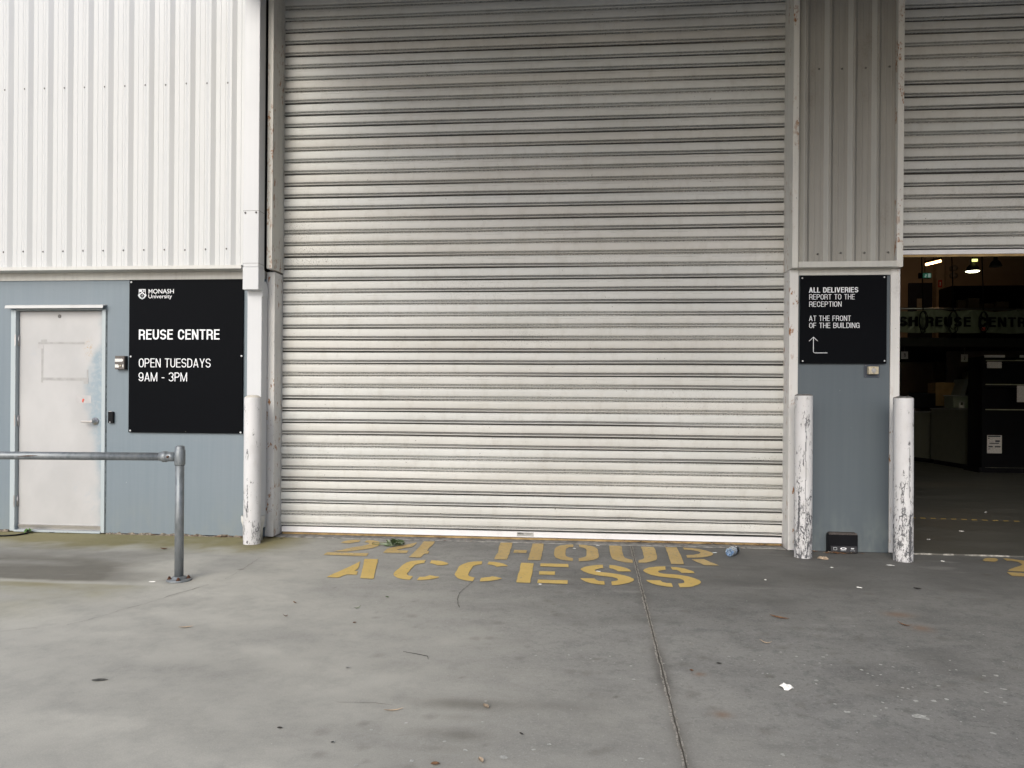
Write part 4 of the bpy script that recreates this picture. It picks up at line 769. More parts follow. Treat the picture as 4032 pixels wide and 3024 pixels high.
# ------------------------------------------------------------------ fixed signs and small fittings
s1 = thing("sign", (-3.46, LW, 0.9), "large black board with white crest and opening hours, beside the white door", "sign")
s = MB(); s.box(-3.985, -2.935, -0.192, -0.172, 0.912, 2.2665, 0.0015); part(s, "board", M_BLACK, s1)
Yt = -0.1932
lettering("MONASH", -3.805, -3.570, 2.1440, 0.0385, Yt, M_INK, s1, 0.002)
lettering("University", -3.805, -3.587, 2.1025, 0.0335, Yt, M_INK, s1, 0.0)
condensed("REUSE CENTRE", -3.892, -3.146, 1.7365, 0.0890, Yt, M_INK, s1, .148, .10)
condensed("OPEN TUESDAYS", -3.890, -3.226, 1.4905, 0.0785, Yt, M_INK, s1, .096, .105)
condensed("9AM - 3PM", -3.892, -3.442, 1.3670, 0.0785, Yt, M_INK, s1, .096, .105)
s = MB()
def cxz(u, v): return (-3.895 + u * 0.063, 2.094 + v * 0.089)
def ring(mb, outer, inner, y0, y1):
    n = len(outer); vs = [(p[0], y0, p[1]) for p in outer] + [(p[0], y0, p[1]) for p in inner]
    mb.add(vs, [(i, (i + 1) % n, (i + 1) % n + n, i + n) for i in range(n)])
sh = [(0, 1), (1, 1), (1, .55), (.95, .40), (.80, .22), (.5, .02), (.2, .22), (.05, .40), (0, .55)]
ring(s, [cxz(*p) for p in sh], [cxz(.5 + (p[0] - .5) * .86, .53 + (p[1] - .53) * .89) for p in sh], Yt, Yt)
for P in ([(.10, .74), (.44, .74), (.44, .92), (.10, .92)], [(.5, .74), (.06, .46), (.06, .36), (.5, .62), (.94, .36), (.94, .46)]): s.prism([cxz(*p) for p in P], Yt, Yt - 0.0006, 'y')
ring(s, [cxz(.73 + .16 * math.cos(t / 8 * math.pi), .83 + .115 * math.sin(t / 8 * math.pi)) for t in range(16)], [cxz(.73 + .11 * math.cos(t / 8 * math.pi), .83 + .08 * math.sin(t / 8 * math.pi)) for t in range(16)], Yt, Yt)
s.prism([cxz(*p) for p in [(.71, .73), (.75, .73), (.75, .93), (.71, .93)]], Yt, Yt - 0.0006, 'y')
for u, v in ((.5, .50), (.35, .39), (.63, .42), (.5, .23), (.56, .36)): s.prism([cxz(u + .045 * math.cos(k * math.pi / 4), v + .032 * math.sin(k * math.pi / 4)) for k in range(8)], Yt, Yt - 0.0006, 'y')
part(s, "crest", M_INK, s1)
s = MB()
for P in ([(-.16, .42), (.0, .50), (.08, .40), (.30, .20), (.5, .08), (.70, .20), (.92, .40), (1.0, .50), (1.16, .42), (1.05, .28), (.85, .10), (.5, -.02), (.15, .10), (-.05, .28)],): s.prism([cxz(*p) for p in P], Yt, Yt - 0.0004, 'y')
part(s, "crest_scroll", M_INK2, s1)
def cap_screw(parent, x, z, y, r=0.007, m=None):
    s = MB(); s.lathe([(r, 0), (r, 0.002), (r * .7, 0.004), (r * .2, 0.0045)], (x, y, z), 14, rx); part(s, "screw_cap", m or M_CAP, parent)
for x, z in ((-3.967, 2.246), (-3.967, 1.585), (-3.967, .928), (-2.945, 1.592), (-2.948, .922)): cap_screw(s1, x, z, -0.1915, 0.0085)
cap_screw(s1, -3.452, .925, -0.1915, 0.0035, M_SCREW)
s2 = thing("sign", (2.14, LW, 1.54), "square black board reading ALL DELIVERIES with a thin bent arrow", "sign")
s = MB(); s.box(1.797, 2.478, -0.187, -0.1765, 1.540, 2.2575, 0.0015); part(s, "board", M_BLACK, s2)
Yt = -0.188
for tx, xa, xb, zb, bold in (("ALL DELIVERIES", 1.865, 2.253, 2.118, .16), ("REPORT TO THE", 1.868, 2.226, 2.0615, .10), ("RECEPTION", 1.868, 2.123, 2.0025, .10), ("AT THE FRONT", 1.867, 2.197, 1.887, .10), ("OF THE BUILDING", 1.869, 2.265, 1.829, .10)):
    condensed(tx, xa, xb, zb, 0.0425, Yt, M_INK, s2, bold, .095 if bold > .15 else .105)
s = MB(); w = 0.0023
s.box(1.9035 - w, 1.9035 + w, Yt - 0.0005, Yt, 1.640, 1.754); s.box(1.917, 2.015, Yt - 0.0005, Yt, 1.626 - w, 1.626 + w)
arc = [(1.9175 + 0.014 * math.cos(R(180 + 9 * k)), 1.640 + 0.014 * math.sin(R(180 + 9 * k))) for k in range(11)]
for a_, b_ in zip(arc[:-1], arc[1:]): s.tube([(a_[0], Yt, a_[1]), (b_[0], Yt, b_[1])], w, 6)
for xx in (1.870, 1.937): s.tube([(1.9035, Yt, 1.7555), (xx, Yt, 1.7225)], w, 6)
part(s, "arrow", M_INK, s2)
for x, z in ((1.812, 2.237), (2.456, 2.240), (1.820, 1.559), (2.462, 1.562)): cap_screw(s2, x, z, -0.1865, 0.0065)

ic = thing("intercom", (-4.06, LW, 1.47), "weathered brown grey call box with worn white labels beside the door", "intercom")
s = MB(); s.box(-4.104, -4.016, LW - 0.040, LW - 0.0005, 1.471, 1.591, 0.003); part(s, "case", M_BOX, ic)
s = MB(); s.box(-4.018, -4.008, LW - 0.028, LW - 0.0005, 1.469, 1.590); part(s, "side_cover", M_BLKPL, ic)
s = MB(); s.prism([(-4.103, 1.538), (-4.040, 1.538), (-4.028, 1.545), (-4.026, 1.552), (-4.028, 1.560), (-4.040, 1.565), (-4.103, 1.565)], LW - 0.0402, LW - 0.0412, 'y'); part(s, "label_plate", M_LABELW, ic)
s = MB(); s.prism([(-4.102, 1.487), (-4.068, 1.487), (-4.062, 1.495), (-4.066, 1.506), (-4.075, 1.515), (-4.102, 1.515)], LW - 0.0402, LW - 0.0412, 'y'); part(s, "label_plate", M_LABELW, ic)
s = MB(); s.prism([(-4.032, 1.489), (-4.024, 1.489), (-4.022, 1.505), (-4.026, 1.517), (-4.033, 1.511), (-4.034, 1.500)], LW - 0.0402, LW - 0.0412, 'y'); part(s, "label_plate", M_LABELW, ic)
s = MB(); s.lathe([(0.008, 0), (0.008, 0.004), (0.006, 0.006)], (-4.050, LW - 0.0402, 1.503), 16, rx); part(s, "button", M_CREAM, ic)
rdv = thing("card_reader", (-4.15, LW, 0.99), "small black access card reader below the call box", "card reader")
s = MB(); s.box(-4.176, -4.128, LW - 0.026, LW - 0.0005, 0.992, 1.094, 0.004); part(s, "case", M_BLKPL, rdv)
s = MB(); s.box(-4.166, -4.142, LW - 0.0275, LW - 0.010, 1.0945, 1.0975); part(s, "top_strip", M_STEEL, rdv)
s = MB(); s.box(-4.163, -4.149, LW - 0.0268, LW - 0.0262, 1.000, 1.0035); part(s, "indicator", M_INK, rdv)
bt = thing("push_button", (2.37, LW, 1.43), "cream push button box on a dark plate under the deliveries sign", "push button")
s = MB(); s.box(2.312, 2.434, -0.163, -0.1582, 1.427, 1.537, 0.0015); part(s, "back_plate", M_PLATE, bt)
s = MB(); s.box(2.334, 2.412, -0.205, -0.1632, 1.453, 1.516, 0.004); part(s, "case", M_CREAM, bt)
s = MB(); s.lathe([(0.019, 0), (0.019, 0.002), (0.014, 0.003), (0.013, -0.001), (0.010, -0.001), (0.010, 0.003), (0.008, 0.004)], (2.373, -0.2052, 1.484), 24, rx); part(s, "button", M_GREYBTN, bt)
for z in (1.508, 1.460): 
    s = MB(); s.lathe([(0.0035, 0), (0.0035, 0.001)], (2.373, -0.2052, z), 10, rx); part(s, "screw", M_SCREW, bt)
for x, z in ((2.325, 1.525), (2.422, 1.525), (2.325, 1.438), (2.422, 1.438)):
    s = MB(); s.lathe([(0.0045, 0), (0.0045, 0.0015), (0.002, 0.002)], (x, -0.1632, z), 10, rx); part(s, "screw", M_SCREW, bt)

# ------------------------------------------------------------------ bollards
def bollard(x, y, h, r, label, style, wear, seed, tilt=(0, 0)):
    t = thing("bollard", (x, y, 0), label, "bollard", "steel bollards along the warehouse front")
    n, nz = 96, 190
    th = np.arange(n) * 2 * np.pi / n; zz = np.linspace(0, h, nz); TH, ZZ = np.meshgrid(th, zz)
    mb = MB(); rad = np.full_like(ZZ, r)
    if style == 'cap': rad = np.where(ZZ > h - 0.004, r - 0.003, rad)
    sx = TH.ravel(); sz = ZZ.ravel(); rr = rad.ravel()
    mb.v = [(float(x + q * math.cos(t_) + tilt[0] * z_), float(y + q * math.sin(t_) + tilt[1] * z_), float(z_)) for t_, z_, q in zip(sx, sz, rr)]
    mb.f = [(j * n + i, j * n + (i + 1) % n, (j + 1) * n + (i + 1) % n, (j + 1) * n + i) for j in range(nz - 1) for i in range(n)]
    mb.mi = [0] * len(mb.f); mb.sm = [True] * len(mb.f)
    # chip field: heavier low down and along one vertical band; a few hairline splits in the paint
    phi = (sx + math.pi / 2 + math.pi) % (2 * math.pi) - math.pi     # 0 faces the photographer
    lx = phi * r; hf = sz / h
    nz1 = numnoise(lx * 22, sz * 5, seed, 4, 1.0); nz2 = numnoise(lx * 60, sz * 22, seed + 9, 4, 1.0)
    w = wear[0] * (1 - sst(0.04, wear[1], hf)) + 0.18
    for bx, bw, z0_, z1_, s_ in wear[2]: w = np.maximum(w, s_ * np.exp(-((lx - bx) / bw) ** 2) * sst(z0_ - .05, z0_ + .03, sz) * (1 - sst(z1_ - .05, z1_ + .05, sz)) * (0.75 + 0.5 * nz1))
    hair = np.zeros_like(sz)
    for hx, z0_, z1_ in wear[3]:
        wob = 0.0025 * np.sin(sz * 23 + seed) + 0.0015 * np.sin(sz * 61); hair = np.maximum(hair, (np.abs(lx - hx - wob) < 0.0028) * (sz > z0_) * (sz < z1_) * 0.9)
    at = np.stack([np.clip(w + 0.25 * w * nz2, 0, 2.2), hair, np.zeros_like(hair), np.ones_like(hair)], 1)
    post = mb.build("post", M_BOLL, t, attrs={'chip': at})
    cx, cy = x + tilt[0] * h, y + tilt[1] * h
    s = MB()
    if style == 'cap':
        s.lathe([(r - 0.003, h - 0.001), (r - 0.012, h + 0.008), (r * 0.6, h + 0.018), (r * 0.25, h + 0.022), (0.002, h + 0.0225)], (cx, cy, 0), 48); s.build("cap", plain("cream_cap_paint", (0.62, 0.58, 0.51), 0.6), t)
    else:
        pr = [(r - 0.002, h - 0.004), (r * 0.97, h + 0.004), (r * 0.7, h + 0.012), (r * 0.4, h + 0.014), (0.002, h + 0.012)]
        s.lathe(pr, (cx, cy, 0), 36)
        s.v = [(a_, b_, c_ + rng.uniform(-.003, .003)) for a_, b_, c_ in s.v]; s.build("concrete_fill", M_CONCAP, t)
    return t
bollard(-2.734, -0.420, 1.228, 0.0705, "clean white bollard in front of the downpipe, chipped near its foot", 'cap',
        (0.60, 0.30, [(-0.012, 0.010, 0.20, 0.62, 1.2), (-0.014, 0.014, 0.70, 0.80, 1.0)], []), 3)
bollard(1.770, -0.405, 1.272, 0.0675, "flaking white bollard with a long dark split, right of the closed shutter", 'fill',
        (0.85, 0.70, [(-0.055, 0.016, 0.10, 0.62, 1.9), (-0.045, 0.02, 0.50, 0.80, 1.1), (0.01, 0.012, 0.0, 0.45, 1.3), (-0.02, 0.008, 0.72, 0.86, 1.3), (0.02, .008, 1.0, 1.1, 1.2)], [(-0.002, 0.22, 1.06)]), 5, (-0.003, 0))
bollard(2.512, -0.440, 1.258, 0.0715, "flaking white bollard with a broad dark scar, at the open doorway", 'fill',
        (0.85, 0.72, [(0.026, 0.018, 0.0, 0.40, 2.0), (0.022, 0.008, 0.36, 0.95, 1.15), (-0.03, 0.02, 0.1, 0.62, 0.9)], [(-0.042, 0.44, 0.60), (0.016, 0.5, 0.88)]), 8, (-0.006, 0))

# ------------------------------------------------------------------ handrail
hx, hy = -2.645, -1.713
hr = thing("handrail", (hx, hy, 0), "galvanised tube handrail with bolted foot in front of the side door", "handrail")
def hpost(x, y):
    s = MB(); s.lathe([(0.0285, 0.012), (0.0285, 0.885)], (x, y, 0), 32); o = s.build("post", M_GALV, hr)
    s = MB(); s.lathe([(0.0315, 0.768), (0.0345, 0.774), (0.0345, 0.866), (0.0320, 0.871), (0.0300, 0.873), (0.0300, 0.888), (0.0285, 0.893), (0.020, 0.898), (0.004, 0.899)], (x, y, 0), 32); s.build("tee_fitting", M_GALV, hr)
    s = MB(); s.lathe([(0.078, 0.0), (0.078, 0.009), (0.074, 0.012), (0.045, 0.013), (0.040, 0.026), (0.034, 0.030), (0.029, 0.030)], (x, y, 0), 40); fl = s.build("base_flange", M_GALV, hr)
    for a_ in (25, 115, 205, 295):
        bx_, by_ = x + 0.058 * math.cos(R(a_)), y + 0.058 * math.sin(R(a_))
        s = MB(); s.lathe([(0.015, 0.0125), (0.015, 0.0155)], (bx_, by_, 0), 14); s.lathe([(0.011, 0.0155), (0.011, 0.024)], (bx_, by_, 0), 6, smooth=False); s.lathe([(0.006, 0.024), (0.006, 0.031)], (bx_, by_, 0), 10); s.build("bolt", M_RUSTBOLT, fl)
hpost(hx, hy)
dr = Vector((-math.cos(yaw), -math.sin(yaw), 0)); zr = 0.824
p0 = Vector((hx, hy, zr)); p1 = p0 + dr * 2.4; hpost(p1.x, p1.y)
s = MB(); s.tube([p0 + dr * 0.02, p1 - dr * 0.02], 0.0265, 28); s.build("rail", M_GALV, hr)
for q, sg in ((p0, 1), (p1, -1)):
    s = MB(); d_ = dr * sg
    s.tube([q + d_ * 0.030, q + d_ * 0.060, q + d_ * 0.085, q + d_ * 0.088, q + d_ * 0.112, q + d_ * 0.116, q + d_ * 0.135], [0.0310, 0.0310, 0.0325, 0.0362, 0.0362, 0.0315, 0.0275], 28); s.build("rail_socket", M_GALV, hr)
    s = MB(); s.tube([q + d_ * 0.062 + Vector((0, -0.030, 0.002)), q + d_ * 0.062 + Vector((0, -0.040, 0.002))], 0.0075, 8); s.build("set_screw", M_RUSTBOLT, hr)
s = MB(); q = p0 + dr * 0.99
s.tube([q + Vector((0, -0.0266, 0.003)) - dr * 0.06, q + Vector((0, -0.0268, 0.001)), q + Vector((0, -0.0266, -0.003)) + dr * 0.07], [0.001, 0.004, 0.001], 6); s.build("rust_patch", M_RUSTBOLT, hr)

# ------------------------------------------------------------------ litter outside
def leaf_bm(L, W, curl=0.25, lift=0.25):
    """a curled lance-shaped leaf along +X with a raised midrib"""
    mb = MB(); n = 9; vs = []
    for i in range(n):
        u = i / (n - 1); w = W * (math.sin(math.pi * min(1, u * 0.98 + 0.02)) ** 0.8) * (1 - 0.25 * u); z = lift * L * (4 * (u - .5) ** 2) * 0.35 + 0.003
        for k, sgn in enumerate((-1, -.5, 0, .5, 1)): vs.append(((u - .5) * L, sgn * w / 2, z + abs(sgn) * curl * w * 0.8 + 0.0004 * k))
    fs = [(i * 5 + k, i * 5 + k + 1, (i + 1) * 5 + k + 1, (i + 1) * 5 + k) for i in range(n - 1) for k in range(4)]
    mb.add(vs, fs, True); return mb
def place(mb, name, m, x, y, rot, label, cat, z=0.003, tilt=0.0):
    Mx = Matrix.Rotation(tilt, 4, 'X'); mb.v = [tuple(Mx @ Vector(v)) for v in mb.v]
    lo = min(v[2] for v in mb.v); mb.v = [(a, b, c - lo) for a, b, c in mb.v]
    o = mb.build(name, m, loc=(0, 0, 0)); o.location = (x, y, z); o.rotation_euler = (0, 0, rot); return tag(o, label, cat)
place(leaf_bm(.048, .026), "leaf", M_LEAFT, -.356, -3.519, R(115), "pale tan dry leaf beside the long dark smudge on the concrete", "leaf")
place(leaf_bm(.075, .010), "leaf", M_LEAFT, -.707, -3.594, R(20), "long thin tan leaf left of the dark smudges", "leaf")
place(leaf_bm(.055, .009, .5, .6), "leaf", M_LEAFG2, -1.269, -2.23, R(60), "curled green leaf strip nearer than the word ACCESS", "leaf")
place(leaf_bm(.030, .014, .4, .4), "leaf", M_LEAFG, -1.160, -1.976, R(-30), "small dark green leaf scrap nearer than the letter C", "leaf")
place(leaf_bm(.030, .022), "leaf", M_LEAFB, -.464, -3.996, R(10), "brown leaf bit at the very front of the yard, near centre", "leaf")
place(leaf_bm(.036, .018, .5, .5), "leaf", M_LEAFT, -.316, -3.961, R(-60), "tan curled leaf at the front of the yard near the saw cut", "leaf")
place(leaf_bm(.020, .015), "leaf", M_LEAFB, -1.201, -2.504, R(40), "tiny red brown leaf crumb below the curled green leaf", "leaf")
place(leaf_bm(.066, .027, .1, .05), "leaf", M_LEAFD2, -2.029, -3.426, R(12), "flat dark grey leaf alone on the pale concrete at left", "leaf")
place(leaf_bm(.070, .017), "leaf", M_LEAFT, -2.056, -2.688, R(25), "tan leaf on pale concrete nearer than the handrail foot", "leaf")
place(leaf_bm(.045, .008, .5, .8), "leaf", M_LEAFB, -1.618, -2.432, R(150), "curled brown leaf right of the handrail, the nearer of two", "leaf")
place(leaf_bm(.040, .010, .4, .5), "leaf", M_LEAFB, -1.669, -2.163, R(-40), "curled brown leaf right of the handrail, the farther of two", "leaf")
place(leaf_bm(.020, .012), "leaf", M_LEAFD, -1.082, -3.790, R(0), "small dark leaf crumb at the front of the yard, left of centre", "leaf")
place(leaf_bm(.110, .022, .3, .2), "leaf", M_LEAFB, 1.131, -2.142, R(-35), "long dark brown leaf in the middle of the shaded yard", "leaf")
place(leaf_bm(.060, .010, .5, .7), "leaf", M_LEAFT, .943, -2.602, R(-30), "pale curled leaf stalk in the shaded yard right of the saw cut", "leaf")
place(leaf_bm(.080, .012, .5, .5), "leaf", M_LEAFB, 1.777, -2.208, R(-50), "narrow brown leaf beside the rusty stain on the right", "leaf")
place(leaf_bm(.050, .018, .5, .4), "leaf", M_LEAFD, 2.213, -1.366, R(-20), "dark crumpled leaf in front of the bollard with the broad scar", "leaf")
place(leaf_bm(.024, .015), "leaf", M_LEAFD, .654, -2.925, R(0), "round black leaf right of the saw cut", "leaf")
place(leaf_bm(.022, .020), "leaf", M_LEAFB, .514, -3.029, R(70), "red brown leaf crumb close to the saw cut", "leaf")
place(leaf_bm(.060, .022, .5, .5), "leaf", M_LEAFB, -3.311, -.759, R(8), "brown stick-like leaf on the mossy strip by the side door wall", "leaf")
place(leaf_bm(.022, .008, .4, .4), "leaf", M_LEAFD, -.198, -3.745, R(-45), "dark twig-like leaf right of the lower smudge", "leaf")
def scrap(x, y, w, d, rot, label, name="paper_scrap", m=None, h=.006, cat="litter"):
    mb = MB(); w *= .78; d *= .78; n = 10; top = []
    for k in range(n):
        a = 2 * math.pi * k / n; q = 1 + rng.uniform(-.3, .25); top.append((w / 2 * q * math.cos(a), d / 2 * q * math.sin(a)))
    vs = [(a, b, rng.uniform(.0, h * .5)) for a, b in top] + [(a * .55, b * .55, rng.uniform(h * .4, h)) for a, b in top] + [(0, 0, h * .8)]
    fs = [(k, (k + 1) % n, n + (k + 1) % n, n + k) for k in range(n)] + [(n + k, n + (k + 1) % n, 2 * n) for k in range(n)]
    mb.add(vs, fs); return place(mb, name, m or M_PAPER, x, y, rot, label, cat)
scrap(-2.789, -1.788, .060, .016, R(10), "white paper chip just left of the handrail foot")
scrap(2.332, -.648, .075, .018, R(-12), "long white paper scrap in front of the scarred bollard")
scrap(1.863, -.782, .040, .020, 0, "white paper chip nearer than the crumpled wrapper")
scrap(1.894, -.487, .105, .050, R(-8), "crumpled beige wrapper beside the bollard with the long split", "wrapper", M_LEAFT, .03)
scrap(1.276, -1.239, .022, .018, 0, "tiny white chip in front of the blue bottle")
scrap(1.840, -1.377, .050, .016, R(-25), "grey white paper sliver in the middle of the shaded yard")
scrap(1.095, -.343, .055, .028, 0, "white smear of paper against the letter R", m=M_INK2)
scrap(2.802, -.448, .045, .014, R(-15), "narrow white scrap at the open doorway")
scrap(-.029, -.311, .030, .022, R(-10), "white chip inside the letter O")
scrap(.144, -1.119, .045, .018, R(-5), "white chip inside the first letter S")
scrap(.164, -.164, .048, .016, R(-5), "white chip above the letter O against the sill")
scrap(-.247, -1.543, .034, .022, 0, "white chip under the letter E")
scrap(.882, -3.198, .066, .062, R(-15), "flattened white paper wad, largest white scrap on the right of the yard", "paper_wad", h=.022)
def sticks(path, name, m, label, w=.0025):
    mb = MB(); mb.tube(path, [w * .5] + [w] * (len(path) - 2) + [w * .4], 6); o = mb.build(name, m); return tag(o, label, "twig")
sticks([(-.83, -2.93, .004), (-.76, -2.965, .008), (-.70, -2.985, .006), (-.69, -3.02, .004)], "twig", M_LEAFD, "thin hooked twig on the concrete left of centre", .0014)
# cable at the side door
s = MB(); pts = [(-5.30, -.40, .006), (-5.10, -.415, .006), (-4.98, -.40, .006), (-4.91, -.36, .007), (-4.87, -.28, .010), (-4.872, -.22, .016), (-4.90, -.205, .022), (-4.95, -.20, .018)]
s.tube(pts, .0075, 10); tag(s.build("cable", M_BLKPL), "short black cable curling out from under the side door", "cable")
for k, (a, b) in enumerate(((-4.90, -.255), (-4.885, -.235), (-4.92, -.24))):
    pass
wd = thing("weed", (-4.89, -.235, 0), "tiny green weed growing at the side door threshold", "weed")
s = MB(); s.tube([(-4.89, -.235, 0), (-4.888, -.236, .03)], .0015, 6); s.build("stem", M_LEAFG, wd)
s = MB()
for k in range(9):
    l = leaf_bm(.035, .016, .3, .3); Mx = Matrix.Translation((-4.89 + rng.uniform(-.03, .03), -.235 + rng.uniform(-.02, .01), rng.uniform(.008, .035))) @ Matrix.Rotation(rng.uniform(0, 6.3), 4, 'Z') @ Matrix.Rotation(rng.uniform(-.6, .6), 4, 'Y')
    s.add([tuple(Mx @ Vector(v)) for v in l.v], l.f)
s.build("leaves", plain("bright_weed_green", (.10, .22, .05), .6), wd)
# green sprig
sp = thing("leafy_sprig", (-1.53, -.36, 0), "torn leafy green sprig lying across the painted 24", "sprig")
s = MB(); s.tube([(-1.70, -.335, .012), (-1.715, -.35, .02), (-1.71, -.38, .014), (-1.66, -.385, .01), (-1.58, -.37, .015), (-1.50, -.36, .03), (-1.44, -.33, .02)], [.002, .0025, .0025, .003, .003, .003, .002], 6); s.tube([(-1.705, -.33, .012), (-1.65, -.335, .02), (-1.58, -.36, .02)], .002, 6); s.tube([(-1.66, -.335, .012), (-1.655, -.385, .012)], .002, 6); s.build("stem", plain("green_stem", (.14, .15, .05), .6), sp)
for m, cnt, sd in ((M_LEAFG, 34, 1), (M_LEAFG2, 20, 2)):
    s = MB(); rl = random.Random(sd)
    for k in range(cnt):
        l = leaf_bm(rl.uniform(.05, .085), rl.uniform(.016, .026), .35, .35); cx = rl.gauss(-1.525, .045); cy = rl.gauss(-.350, .038)
        Mx = Matrix.Translation((min(max(cx, -1.645), -1.41), min(max(cy, -.42), -.25), .006 + abs(rl.gauss(0, .016)))) @ Matrix.Rotation(rl.uniform(-.9, .9) + (math.pi if rl.random() < .5 else 0), 4, 'Z') @ Matrix.Rotation(rl.uniform(-.5, .5), 4, 'Y') @ Matrix.Rotation(rl.uniform(-.9, .9), 4, 'X')
        s.add([tuple(Mx @ Vector(v)) for v in l.v], l.f, True)
    s.v = [(a, b, max(c, .004)) for a, b, c in s.v]
    s.build("leaves", m, sp)
# bottle
bp = Vector((1.185, -.475, 0)); bd = Vector((.52, .854, 0)).normalized(); rb = .0335
bo = thing("plastic_bottle", bp, "crushed clear blue drink bottle with black cap lying by the letter R", "bottle")
Q = Matrix((bd.cross(Vector((0, 0, 1))).normalized(), Vector((0, 0, 1)), bd)).transposed().to_4x4()
t = NT("blue_bottle_plastic"); t.b.inputs["Transmission Weight"].default_value = .72; t.b.inputs["IOR"].default_value = 1.2
M_PET = t.done(t.mix(t.ramp(t.noise(45, 3), .35, .65), (.24, .42, .72), (.62, .76, .90)), t.ramp(t.noise(60, 2), .3, .7, .08, .3)); t.bump(t.noise(60, 3), .6, .01)
s = MB(); s.lathe([(.006, .010), (.016, .007), (.022, .0), (.030, .002), (rb, .010), (rb, .040), (rb * .95, .046), (rb, .052), (rb, .075), (rb * .95, .081), (rb, .087), (rb, .098)], bp + Vector((0, 0, rb + .002)), 28, Q)
rl = random.Random(5); s.v = [(a + rl.uniform(-.0018, .0018), b + rl.uniform(-.0018, .0018), max(.002, c + rl.uniform(-.0018, .0018))) for a, b, c in s.v]; s.build("body", M_PET, bo)
s = MB(); s.lathe([(rb * 1.005, .098), (rb * 1.005, .140)], bp + Vector((0, 0, rb + .002)), 28, Q, cap=False); lb = s.build("label_band", M_BLKPL, bo)
s = MB(); zc = bp + Vector((0, 0, rb + .002)); vs = []
for k in range(9):
    a_ = R(50 + 14 * k)
    for h_ in (.113, .125): vs.append(tuple((Q @ Vector((rb * 1.03 * math.cos(a_), rb * 1.03 * math.sin(a_), h_))) + zc))
s.add(vs, [(2 * k, 2 * k + 1, 2 * k + 3, 2 * k + 2) for k in range(8)]); s.build("label_stripe", M_INK, lb)
s = MB(); s.lathe([(rb, .140), (rb * .9, .158), (rb * .6, .176), (.0145, .186), (.013, .196)], zc, 28, Q); s.build("neck", M_PET, bo)
s = MB(); s.lathe([(.0155, .186), (.0158, .188), (.0158, .204), (.0145, .206)], zc, 24, Q); s.build("cap", M_BLKPL, bo)
# small black device against the panel
dvx0, dvx1 = 2.022, 2.258
dv = thing("electronic_box", (2.14, -.20, 0), "dusty black plastic device standing on edge against the blue panel between the bollards", "device")
def rrect(x0, x1, z0, z1, rt, rb_):
    pts = []
    for cx, cz, r_, a0 in ((x1 - rt, z1 - rt, rt, 0), (x0 + rt, z1 - rt, rt, 90), (x0 + rb_, z0 + rb_, rb_, 180), (x1 - rb_, z0 + rb_, rb_, 270)):
        for k in range(6): pts.append((cx + r_ * math.cos(R(a0 + 18 * k)), cz + r_ * math.sin(R(a0 + 18 * k))))
    return pts
s = MB(); s.prism(rrect(dvx0, dvx1, .004, .166, .026, .005), -.205, -.165, 'y'); s.prism(rrect(dvx0 + .004, dvx1 - .004, .007, .162, .024, .004), -.212, -.2049, 'y'); s.build("case", M_BLKPL, dv)
s = MB(); s.prism([(-.2122, .006), (-.2122, .062), (-.219, .058), (-.226, .010)], dvx0 + .02, dvx1 - .012, 'x'); s.build("port_strip", plain("black_plastic_face", (.018, .018, .022), .5), dv)
s = MB(); s.prism(rrect(dvx0 + .006, dvx1 - .006, .150, .1668, .0165, .004), -.2128, -.166, 'y'); s.build("dusty_edge", plain("dust_on_black", (.075, .066, .062), .9, var=.4, scale=120), dv)
def on_strip(u, v): return (dvx0 + u * (dvx1 - dvx0), -.2265 + .14 * (v - .010) - .0006, v)
s = MB()
el = [on_strip(.50 + .105 * math.cos(k * math.pi / 12), .040 + .0095 * math.sin(k * math.pi / 12)) for k in range(24)]; s.add(el, [tuple(range(24))]); s.build("logo_badge", M_INK, dv)
s = MB()
for k, u in enumerate((.455, .475, .49, .505, .53, .55)): p = on_strip(u, .040); s.box(p[0] - .0016, p[0] + .0016, p[1] - .0012, p[1] - .0004, .0355 - .001 * (k % 2), .0445)
p = on_strip(.5, .024)
s.build("badge_marks", M_BLKPL, dv)
s = MB()
for u0, u1, z0, z1 in ((.17, .285, .047, .049), (.17, .285, .028, .030), (.17, .18, .030, .047), (.275, .285, .030, .047)):
    a_, b_ = on_strip(u0, z0), on_strip(u1, z0); s.box(a_[0], b_[0], a_[1] - .0012, a_[1] + .002, z0, z1)
for u0, u1, z0, z1 in ((.75, .85, .037, .046), (.43, .58, .0235, .0255), (.73, .77, .0235, .026), (.785, .80, .0235, .026), (.82, .835, .0235, .026), (.85, .875, .0235, .026), (.41, .425, .0225, .0265)):
    a_, b_ = on_strip(u0, z0), on_strip(u1, z0); s.box(a_[0], b_[0], a_[1] - .0012, a_[1] + .002, z0, z1)
s.build("port_marks", M_INK2, dv)
# dead leaves and grit swept against the walls
s = MB(); rl = random.Random(11)
def lf(x, y, L, W, z=0.0):
    l = leaf_bm(L, W, rl.uniform(.1, .5), rl.uniform(.1, .5)); Mx = Matrix.Translation((x, y, z + .004)) @ Matrix.Rotation(rl.gauss(0, .35) + (math.pi if rl.random() < .5 else 0), 4, 'Z') @ Matrix.Rotation(rl.uniform(-.25, .25), 4, 'Y') @ Matrix.Rotation(rl.uniform(-.5, .5), 4, 'X')
    s.m = rl.choice((0, 0, 1, 2)); s.add([(a, b, max(c, z + .002)) for a, b, c in ((Mx @ Vector(v))[:] for v in l.v)], l.f, True)
for k in range(26): lf(rl.uniform(2.0, 2.28), rl.gauss(-.235, .012), rl.uniform(.03, .075), rl.uniform(.008, .018))
for k in range(10): lf(rl.uniform(1.82, 2.02), rl.gauss(-.20, .012), rl.uniform(.03, .06), rl.uniform(.006, .014))
